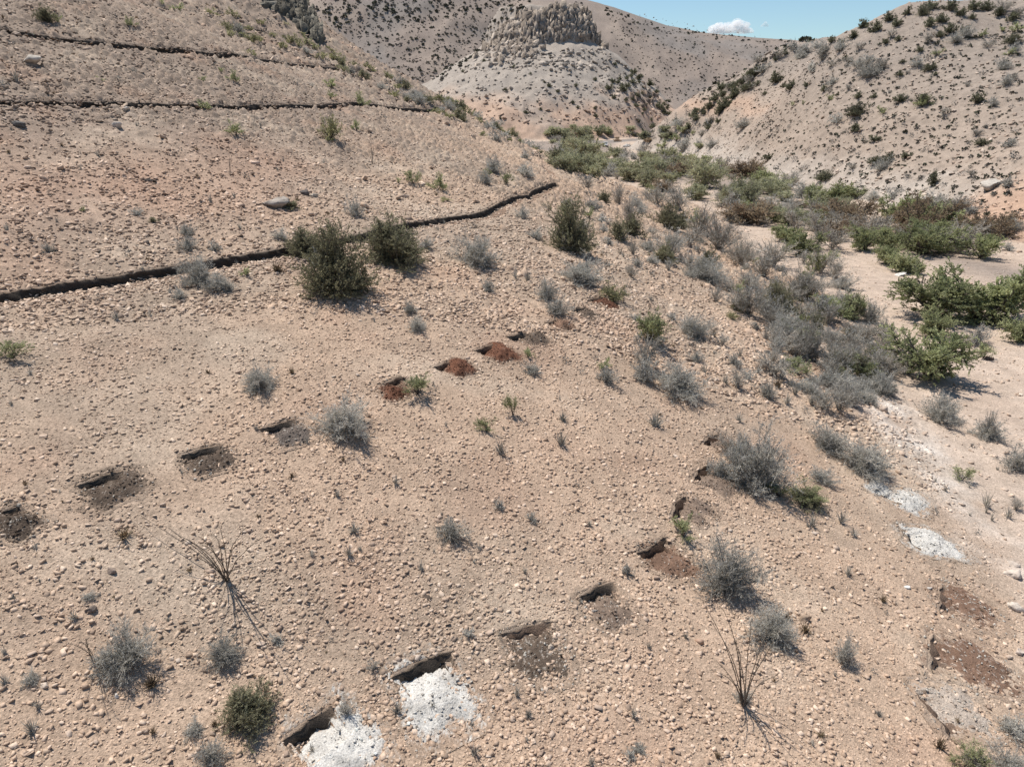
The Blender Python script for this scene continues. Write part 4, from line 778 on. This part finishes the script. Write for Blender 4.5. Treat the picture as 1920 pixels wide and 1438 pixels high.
# far scrub that only reads as a speckle on the mountain, merged into one mesh
def far_scrub():
    rng = np.random.default_rng(77); pts = []
    def poly(pl, n, w0, w1):
        P = np.array(pl, float); q = rng.uniform(P.min(0), P.max(0), (n * 3, 2)); q = q[inside(q[:, 0], q[:, 1], pl)][:n]
        g = ground_pts(q); g = g[(g[:, 3] > 160) | (w1 < 1)]; w_ = w0 + (w1 - w0) * rng.random(len(g)) ** 1.8; return np.c_[g, w_]
    L = [poly([(570,0),(1000,0),(920,90),(800,160),(720,150),(620,90)], 620, .9, 3.6), poly([(1140,15),(1250,52),(1500,78),(1440,120),(1330,200),(1260,190),(1150,90)], 360, .9, 2.6), poly([(1060,0),(1150,20),(1250,50),(1420,73),(1540,78),(1420,82),(1240,66)], 170, 2, 4.2),
         poly([(560,0),(1000,0),(980,20),(600,60)], 110, 3, 5.5), poly([(810,90),(920,60),(900,100),(820,160)], 60, 1.5, 3.5), poly([(1330,200),(1500,95),(1915,40),(1915,420),(1450,320)], 1100, .35, .9)]
    A = np.concatenate(L); A = A[(A[:, 3] < 1400)]
    V_, F_, C_, off = [], [], [], 0
    ring = [stone_shape(rng, 1) for _ in range(6)]
    for i, a in enumerate(A):
        n = 26 if a[3] > 300 else 18; d = rng.normal(size=(n, 3)); d = norm(d) * rng.uniform(.25, .5, (n, 1)); d[:, 2] = np.abs(d[:, 2]) * .85 + .05
        z = macro(np.array([a[0]]), np.array([a[1]]))[0]
        LV, LQ = leaves(d * a[4] + np.array([a[0], a[1], z]), d, a[4] * .17, 1.3, rng); V_.append(LV); F_.append(LQ + off); off += len(LV)
        c = np.array([[.085,.088,.06],[.13,.115,.09],[.19,.17,.145]][rng.choice(3, p=[.5, .3, .2])]); C_.append(np.repeat((c * rng.uniform(.8, 1.2, (n, 1))), 4, 0))
    for p in REST:
        n = 40; s = p['wm']; d = norm(rng.normal(size=(n, 3))) * rng.uniform(.2, .5, (n, 1)); d[:, 2] = np.abs(d[:, 2]) * 1.2
        z = height(np.array([p['x']]), np.array([p['y']]))[0]; LV, LQ = leaves(d * s + np.array([p['x'], p['y'], z]), d, s * .06, 3, rng); V_.append(LV); F_.append(LQ + off); off += len(LV); C_.append(np.full((4 * n, 3), .2) * np.array([1, .95, .85]))
    me = mk("far_scrub", np.concatenate(V_), np.concatenate(F_), [M_stone]); set_attr(me, "Col", 'POINT', np.concatenate(C_))
    link("far_scrub", me, kind="stuff", label="dark scrub speckling the distant mountain and the hillsides", category="scrub")
far_scrub()

# ------------------------------------------------------------------ rock outcrops
def spire(rng):
    V, Fc = box_stone(rng); V = V / np.abs(V).max(0); V[V[:, 2] > 0, :2] *= rng.uniform(.7, 1.0); V[:, 2] += rng.normal(0, .12, len(V)); return V, Fc
def outcrop(name, polys, n, wr, hr_, base, dark, label, cat, seed, lean=(0, 0), trange=(0, 600)):
    rng = np.random.default_rng(seed); pts = []
    for pl, k in polys:
        P = np.array(pl, float); q = rng.uniform(P.min(0), P.max(0), (k * 6, 2)); q = q[inside(q[:, 0], q[:, 1], pl)][:k]; pts.append(ground_pts(q))
    A = np.concatenate(pts); A = A[(A[:, 3] > trange[0]) & (A[:, 3] < trange[1])]; o0 = A[:, :3].mean(0); root = bpy.data.objects.new(name, None); COL.objects.link(root); root.location = o0; root['label'] = label; root['category'] = cat
    W = rng.uniform(*wr, len(A)) * rng.uniform(.7, 1.25, len(A)); H = rng.uniform(*hr_, len(A)) * (.5 + rng.random(len(A))); order = np.argsort(-W * H); VV, FF, CC, off = [], [], [], 0
    for r_, i in enumerate(order):
        V, Fc = spire(rng); c, s_ = np.cos(a := rng.uniform(0, 6.28)), np.sin(a); S = np.array([W[i], W[i] * rng.uniform(.6, 1.1), H[i]])
        V = V * S; V = np.c_[V[:, 0] * c - V[:, 1] * s_, V[:, 0] * s_ + V[:, 1] * c, V[:, 2]]; V[:, 0] += V[:, 2] * (lean[0] + rng.normal(0, .12)); V[:, 1] += V[:, 2] * rng.normal(lean[1], .1)
        V = V + A[i, :3] - o0 + np.array([0, W[i] * .3, -H[i] * .25]); k = rng.random(); col = (np.array(base) * (1 - k * .7) + np.array(dark) * k * .7) * rng.uniform(.8, 1.15)
        cc = np.ones((len(V), 3)) * col * (1 + .18 * rng.normal(size=(len(V), 1)))
        if r_ < 98:
            me = mk("rock_spire", V, Fc, [M_rock]); set_attr(me, "Col", 'POINT', np.clip(cc, .03, .8)); link("rock_spire", me, root)
        else: VV.append(V); FF.append(Fc + off); CC.append(cc); off += len(V)
    if VV:
        me = mk("rubble", np.concatenate(VV), np.concatenate(FF), [M_rock]); set_attr(me, "Col", 'POINT', np.clip(np.concatenate(CC), .03, .8)); o = link("rubble", me, root); o['kind'] = "stuff"
outcrop("butte_cliff", [([(908,98),(942,48),(985,22),(1050,12),(1120,20),(1137,88),(1090,74),(1020,84),(960,100)], 800), ([(890,108),(940,100),(1020,88),(1000,112),(930,125),(895,125)], 40), ([(1120,60),(1140,70),(1145,100),(1125,95)], 22)],
        0, (1.2, 3.1), (2.2, 4.6), (.42, .35, .285), (.16, .125, .10), "pale jagged rock cliff of leaning spires crowning the butte", "cliff", 3, (.16, -.05))
outcrop("ridge_cliff", [([(470,0),(572,0),(602,72),(590,78),(545,42),(500,16)], 170), ([(560,30),(596,66),(590,80),(550,50)], 40)], 0, (.4, .95), (.7, 1.7), (.17, .155, .125), (.09, .08, .065), "dark grey rock cliff on the edge of the upper left slope", "cliff", 4, (.3, 0), (60, 140))
outcrop("rock_ledge", [([(1170,170),(1215,150),(1240,190),(1200,200)], 40)], 0, (1.2, 2.6), (1.2, 3.0), (.27, .20, .15), (.12, .10, .085), "dark broken ledge among scrub on the right foot of the butte", "ledge", 9)
def talus():
    rng = np.random.default_rng(15); L = []
    for pl, n, s0, s1 in (([(900,100),(1135,95),(1250,190),(1240,230),(880,235),(800,170)], 900, .35, 1.5), ([(905,98),(1130,90),(1180,130),(870,135)], 220, .6, 2.0), ([(1330,210),(1500,100),(1700,30),(1915,40),(1915,440),(1600,390),(1330,300)], 5200, .12, .45), ([(1500,330),(1700,330),(1915,350),(1915,400),(1700,390),(1560,365)], 160, .25, .7),
                          ([(570,0),(1000,0),(900,90),(800,160),(620,90)], 700, .5, 1.6), ([(1140,15),(1500,80),(1330,195),(1260,190),(1150,90)], 500, .5, 1.5), ([(0,0),(560,0),(700,130),(820,200),(0,240)], 3200, .07, .2)):
        P = np.array(pl, float); q = rng.uniform(P.min(0), P.max(0), (n * 3, 2)); q = q[inside(q[:, 0], q[:, 1], pl)][:n]; g = ground_pts(q); g = g[(g[:, 3] > 150) | (s1 < .45)]; L.append(np.c_[g[:, :3], s0 + (s1 - s0) * rng.random(len(g)) ** 2.2])
    A = np.concatenate(L); lc = land_colour(A[:, 0], A[:, 1], A[:, 2])[0] * rng.uniform(.85, 1.35, (len(A), 1))
    V, Fc, C = merge_stones(A[:, :3] + np.c_[A[:, 3] * 0, A[:, 3] * 0, A[:, 3] * .12], A[:, 3], 1, rng, lc)
    me = mk("talus_rocks", V, Fc, [M_stone]); set_attr(me, "Col", 'POINT', C); link("talus_rocks", me, kind="stuff", label="loose broken rocks lying on the hillsides", category="rocks")
talus()

# ------------------------------------------------------------------ boulders and the larger single stones
BOULD = [(60,122,44,20,(.50,.44,.37),"pale jagged boulder on the upper left slope"),(220,242,20,15,(.46,.41,.36),"pale flat stone below the level trench, left part"),(236,210,20,10,(.5,.45,.39),"small white rock just under the level trench"),
 (33,237,28,15,(.13,.12,.11),"dark lumpy rock at the far left, below the level trench"),(515,386,62,18,(.36,.31,.26),"long flat grey rock slab on the left slope"),(574,367,22,14,(.12,.10,.09),"dark pointed rock left of the small tan one"),(590,371,20,12,(.42,.36,.29),"small tan rock touching the dark pointed rock"),
 (1604,670,20,26,(.58,.55,.50),"rounded white boulder among shrubs at the wash edge"),(1862,352,46,24,(.46,.41,.35),"pointed pale boulder on the right hillside"),(1688,519,22,7,(.60,.56,.50),"thin white slab lying in the sandy wash"),(1852,676,22,10,(.12,.085,.065),"dark brown rock lying in the sandy wash"),
 (1898,1082,34,16,(.56,.47,.39),"pale block near the right edge, between the two flecked mounds"),(1898,1060,26,12,(.54,.45,.37),"upper pale ledge stone near the right edge"),(1905,1143,34,18,(.60,.51,.42),"cream stone at the right edge beside the upper flecked mound"),(1910,1225,26,16,(.55,.45,.37),"cream stone at the right edge beside the lower flecked mound"),
 (1156,268,20,9,(.46,.33,.22),"orange boulder behind the white truck"),(280,342,28,7,(.10,.085,.075),"thin dark rock ledge in the middle of the left slope"),(1735,1018,14,8,(.62,.58,.52),"white stone on the oval white mound"),(1032,1217,14,11,(.50,.40,.31),"tan rock on top of the white flecked dark mound"),
 (1115,1148,12,10,(.33,.29,.25),"grey rock on the grey brown gravelly mound"),(208,1073,22,14,(.26,.20,.16),"dark brown rounded rock left of the left ocotillo"),(170,1145,24,14,(.22,.17,.135),"dark rock below and left of the left ocotillo"),(1510,1165,26,15,(.34,.25,.18),"brown rock between the two grey bushes at lower right"),
 (800,1123,20,8,(.12,.09,.07),"thin dark stone in the open ground below the centre"),(1742,1105,12,8,(.5,.45,.4),"grey white stone at the head of the upper flecked mound"),(1440,665,12,9,(.10,.09,.08),"small black rock on the slope above the thicket"),(1700,1103,14,7,(.68,.64,.58),"bright white chip on bare ground left of the upper flecked mound"),
 (490,1212,18,13,(.47,.36,.28),"tan cobble right of the left ocotillo's shadow"),(85,1288,18,14,(.56,.46,.37),"bright tan block at lower left below the grey bush"),(220,1308,10,16,(.66,.6,.53),"upright white stone below the grey bush at lower left"),(1700,375,0,0,(0,0,0),""),(1176,278,18,8,(.50,.47,.43),"whitish rock pile right of the white truck")]
M_boul = mat_attr("boulder_rock", 3.5, .7, 1.25, .9, .08)
rb = np.random.default_rng(21)
for (u, v, wp, hp, colr, lb) in BOULD:
    if wp == 0: continue
    g = ground_pts([(u, v - 2)])[0]; t = g[3]; V, Fc = stone_shape(rb, 2 if wp > 15 else 1); V = V / np.abs(V).max(0); wm = wp / F * t; hm = hp / F * t
    V = V * np.array([wm / 2, wm / 2 * .7, max(hm * .62, wm * .12)]); V += rb.normal(0, wm * .012, V.shape)
    V[:, 2] += V[:, 0] * rb.normal(0, .12)
    me = mk("boulder", V, Fc, [M_boul]); set_attr(me, "Col", 'POINT', np.ones((len(V), 3)) * colr * rb.uniform(.85, 1.15, (len(V), 1)))
    z = float(height(g[:1], g[1:2])[0]); link("boulder" if wp > 17 else "rock", me, loc=(g[0], g[1], z + hm * .12), label=lb, category="boulder" if wp > 17 else "rock")
def single_stones():
    P = np.concatenate([q[0] for q in STONE_BIG]); S = np.concatenate([q[1] for q in STONE_BIG]); C = np.concatenate([q[2] for q in STONE_BIG])
    dep = P[:, 1] * CP - P[:, 2] * SP; u = 960 + P[:, 0] / dep * F; v = 719 - (P[:, 1] * SP + P[:, 2] * CP) / dep * F
    inv = (u > 4) & (u < 1916) & (v > 4) & (v < 1434) & (dep > 1); k = np.where(inv)[0]; k = k[np.argsort(-(S / dep)[k])][:270]; rest = np.setdiff1d(np.arange(len(P)), k); items = []
    lib = [];
    for j in range(8):
        V, Fc = SHP[1][j]; me = []
        lib.append((V, Fc))
    m_cols = {"pale": (.56, .45, .36), "tan": (.50, .375, .285), "brown": (.36, .26, .195), "reddish": (.45, .30, .215)}; meshes = {}
    for i in k:
        lum = C[i].mean(); wd = "pale" if lum > .47 else "brown" if lum < .33 else ("reddish" if C[i][0] / C[i][2] > 1.95 else "tan"); fl = int(RNG.integers(0, 8))
        if (wd, fl) not in meshes:
            V, Fc = lib[fl]; me = mk("stone", V, Fc, [M_stone]); set_attr(me, "Col", 'POINT', np.ones((len(V), 3)) * m_cols[wd] * RNG.uniform(.92, 1.08, (len(V), 1))); meshes[(wd, fl)] = me
        items.append(dict(u=u[i], v=v[i], word=f"{wd} stone", me=meshes[(wd, fl)], P=P[i], S=S[i], lab=None))
    auto_labels(items)
    for p in items:
        o = link("stone", p['me'], loc=p['P'], label=p['lab'], category="stone", group="larger loose stones on the near slope"); o.scale = (p['S'],) * 3; o.rotation_euler = (RNG.normal(0, .15), RNG.normal(0, .15), RNG.uniform(0, 6.28))
    V, Fc, Cc = merge_stones(P[rest], S[rest], 1, np.random.default_rng(3), C[rest]); me = mk("scattered_stones", V, Fc, [M_stone]); set_attr(me, "Col", 'POINT', Cc); link("scattered_stones", me, kind="stuff", label="fist sized stones scattered over the slopes", category="stones")
single_stones()

# ------------------------------------------------------------------ ocotillos
def ocotillo(u, v, tips, label, seed, rad=.0115):
    rng = np.random.default_rng(seed); g = ground_pts([(u, v)])[0]; b = g[:3]; K = 12; t = np.linspace(0, 1, K); P = []; R = []
    root = bpy.data.objects.new("ocotillo", None); COL.objects.link(root); root.location = b; root['label'] = label; root['category'] = "ocotillo"
    for tu, tv, h in tips:
        r = ray(tu, tv); s = (b[2] + h) / r[2] if v > 600 else g[3]; tip = r * s - b; st = np.array([rng.normal(0, .035), rng.normal(0, .035), -.03])
        mid = np.array([tip[0] * .30, tip[1] * .30, tip[2] * .62]) + rng.normal(0, .05, 3); q = (1 - t)[:, None] ** 2 * st + 2 * (t * (1 - t))[:, None] * mid + (t ** 2)[:, None] * tip
        q[1:-1] += np.cumsum(rng.normal(0, .010, (K - 2, 3)), 0); V, Q, _ = tubes(q[None], (rad * (1.05 - .75 * t))[None], 5)
        me = mk("stem", V, Q, [M_ocot], smooth=True); set_attr(me, "rnd", 'FACE', np.full(len(Q), rng.random())); link("stem", me, root)
        # short thorny stubs on each stem
        m = 70; f = rng.random(m) * (K - 1.01); fi = f.astype(int); S0 = q[fi] + (q[fi + 1] - q[fi]) * (f - fi)[:, None]; d = norm(rng.normal(size=(m, 3))); E = np.stack([S0, S0 + d * .035], 1); V, Q, _ = tubes(E, np.array([[.004, .001]] * m))
        me = mk("thorns", V, Q, [M_ocot]); set_attr(me, "rnd", 'FACE', rng.random(len(Q))); link("thorns", me, root)
ocotillo(425, 1088, [(262,965,1.0),(325,998,1.3),(350,1010,1.5),(395,1003,1.3),(416,985,2.1),(470,985,1.9),(500,1002,1.6),(338,1035,.8),(455,1010,2.0),(380,1020,1.7),(408,1150,.5),(482,1060,1.2),(372,1005,1.5),(300,985,1.2)], "left ocotillo, dark spidery stems spreading low over the stones", 31)
ocotillo(1393, 1322, [(1318,1128,2.3),(1349,1135,2.5),(1375,1195,2.0),(1413,1158,2.3),(1452,1200,2.0),(1330,1255,1.2),(1425,1225,1.8),(1459,1262,1.0),(1345,1240,1.5),(1335,1165,2.1),(1448,1170,2.2),(1382,1215,1.8)], "right ocotillo, tall thin stems fanning up from a small grey shrub", 32)
ocotillo(172, 1232, [(122,1206,.8),(150,1200,1.0),(168,1195,1.0)], "small leaning ocotillo beside the grey bush at lower left", 33, .007)
ocotillo(698, 308, [(692,265,2.2),(700,262,2.4),(688,275,1.9),(703,272,1.9)], "thin pale ocotillo standing on the left slope above the pair of bushes", 34)
ocotillo(432, 330, [(428,270,2.2),(436,290,1.6)], "thin ocotillo stalk on the left slope, leftmost of the three thin ones", 35)
ocotillo(474, 245, [(474,205,2.0),(478,210,1.8)], "thin ocotillo stalk crossing just below the level trench", 36)

# ------------------------------------------------------------------ pickup truck parked in the wash
def truck(u, v, rz):
    g = ground_pts([(u, v)])[0]; z = float(height(g[:1], g[1:2])[0]); root = bpy.data.objects.new("pickup_truck", None); COL.objects.link(root); root.location = (g[0], g[1], z); root.rotation_euler = (0, 0, rz)
    root['label'] = "white pickup truck parked on the pale sand of the far wash"; root['category'] = "truck"
    def pm(nm, c, r, mt=0.0):
        m, t, b = new_mat(nm, r); b.inputs["Base Color"].default_value = (*c, 1); b.inputs["Metallic"].default_value = mt; b.inputs["Specular IOR Level"].default_value = .5
        n = N(t, "ShaderNodeTexNoise", ins={"Scale": 6.0}); rr = N(t, "ShaderNodeMapRange", ins={1: .3, 2: .7, 3: max(r - .08, .03), 4: r + .12}); t.links.new(n.outputs["Fac"], rr.inputs[0]); t.links.new(rr.outputs[0], b.inputs["Roughness"]); return m
    wh = pm("white_paint", (.8, .8, .78), .3); gl = pm("dark_glass", (.03, .035, .04), .1); rub = pm("tyre_rubber", (.03, .03, .03), .8); mt = pm("rim_metal", (.5, .5, .5), .35, .9)
    import bmesh
    def prism(nm, prof, w, mat, par=root, bev=.04, x0=0):
        bm = bmesh.new(); a = [bm.verts.new((x0 - w / 2, y, zz)) for y, zz in prof]; b = [bm.verts.new((x0 + w / 2, y, zz)) for y, zz in prof]; bm.faces.new(a); bm.faces.new(b[::-1])
        for i in range(len(prof)): j = (i + 1) % len(prof); bm.faces.new((a[i], b[i], b[j], a[j]))
        bmesh.ops.recalc_face_normals(bm, faces=bm.faces); 
        if bev: bmesh.ops.bevel(bm, geom=bm.edges[:], offset=bev, segments=2, affect='EDGES')
        me = bpy.data.meshes.new(nm); bm.to_mesh(me); bm.free(); me.materials.append(mat); return link(nm, me, par)
    prism("body", [(-2.6,.5),(-2.6,1.0),(-1.1,1.12),(.9,1.12),(.9,1.12),(2.6,1.12),(2.6,.5)][:3] + [(2.6,1.12),(2.6,.5)], 1.85, wh)
    prism("cab", [(-1.1,1.13),(-.55,1.75),(.75,1.78),(.95,1.13)], 1.62, wh)
    prism("windshield", [(-1.075,1.18),(-.60,1.71),(-.63,1.735),(-1.115,1.195)], 1.4, gl, bev=0)
    prism("bed_wall", [(1.0,1.12),(1.0,1.3),(2.6,1.3),(2.6,1.12)], .1, wh, x0=.87, bev=.02); prism("bed_wall", [(1.0,1.12),(1.0,1.3),(2.6,1.3),(2.6,1.12)], .1, wh, x0=-.87, bev=.02)
    prism("bumper", [(-2.72,.42),(-2.72,.66),(-2.58,.66),(-2.58,.42)], 1.8, rub, bev=.02); prism("grille", [(-2.64,.70),(-2.64,.94),(-2.6,.94),(-2.6,.70)], 1.1, rub, bev=0)
    for sx in (-1, 1):
        prism("side_window", [(-.62,1.25),(-.38,1.66),(.6,1.68),(.75,1.25)], .03, gl, x0=sx * .815, bev=0); prism("headlight", [(-2.65,.74),(-2.65,.93),(-2.6,.93),(-2.6,.74)], .3, mt, x0=sx * .74, bev=0)
        for y in (-1.7, 1.6):
            bm = bmesh.new(); bmesh.ops.create_cone(bm, cap_ends=True, segments=24, radius1=.4, radius2=.4, depth=.26); me = bpy.data.meshes.new("wheel"); bm.to_mesh(me); bm.free(); me.materials.append(rub)
            o = link("wheel", me, root, (sx * .82, y, .4)); o.rotation_euler = (0, math.pi / 2, 0)
            bm = bmesh.new(); bmesh.ops.create_cone(bm, cap_ends=True, segments=16, radius1=.22, radius2=.2, depth=.28); me = bpy.data.meshes.new("rim"); bm.to_mesh(me); bm.free(); me.materials.append(mt); link("rim", me, o)
truck(1135, 276, math.radians(-14))

# ------------------------------------------------------------------ clouds
def cloud(u, v, wpx, hpx, label, seed):
    rng = np.random.default_rng(seed); D = 4500.0; r = ray(u, v); c = r * D; W = wpx / F * D; H = hpx / F * D; V_, F_, off = [], [], 0
    for i in range(150 if wpx > 30 else 40):
        x = rng.uniform(-.5, .5); top = max(.12, (1 - abs(2 * x) ** 3) * (.55 + .45 * math.sin(4.2 * (x + .12 * seed)) ** 2)); s = H * rng.uniform(.13, .24)
        zz = -.42 + rng.random() ** .7 * .85 * top; V, Fc = ico(3); V = V * s * np.array([1.35, 1, 1]); n = fbm(V[:, 0] / (s * .45) + i * 7, V[:, 2] / (s * .45) + V[:, 1] / s, 400 + i, 4); V = V * (1 + .22 * n)[:, None]
        P_ = V + np.array([x * W, rng.normal(0, .10) * W, zz * H]); P_[:, 2] = np.maximum(P_[:, 2], -H * .46); V_.append(P_); F_.append(Fc + off); off += len(V)
    me = mk("cloud", np.concatenate(V_), np.concatenate(F_), [M_cloud], smooth=True); link("cloud", me, loc=c, label=label, category="cloud")
M_cloud, _t, _b = new_mat("cloud_vapour", 1.0); _t.nodes.remove(_b); _v = N(_t, "ShaderNodeVolumeScatter"); _v.inputs["Color"].default_value = (1, .985, .97, 1); _v.inputs["Density"].default_value = .035; _t.links.new(_v.outputs[0], _t.nodes["Material Output"].inputs["Volume"])
SC.cycles.volume_bounces = 10; SC.cycles.max_bounces = 12; SC.cycles.glossy_bounces = 2; SC.cycles.transmission_bounces = 3
cloud(1369, 50, 76, 26, "small white cloud floating above the middle of the far ridge", 1)
cloud(1434, 46, 11, 9, "tiny white cloud puff right of the small cloud", 2)
cloud(1872, 10, 46, 14, "white cloud peeping over the crest of the right hill", 3)
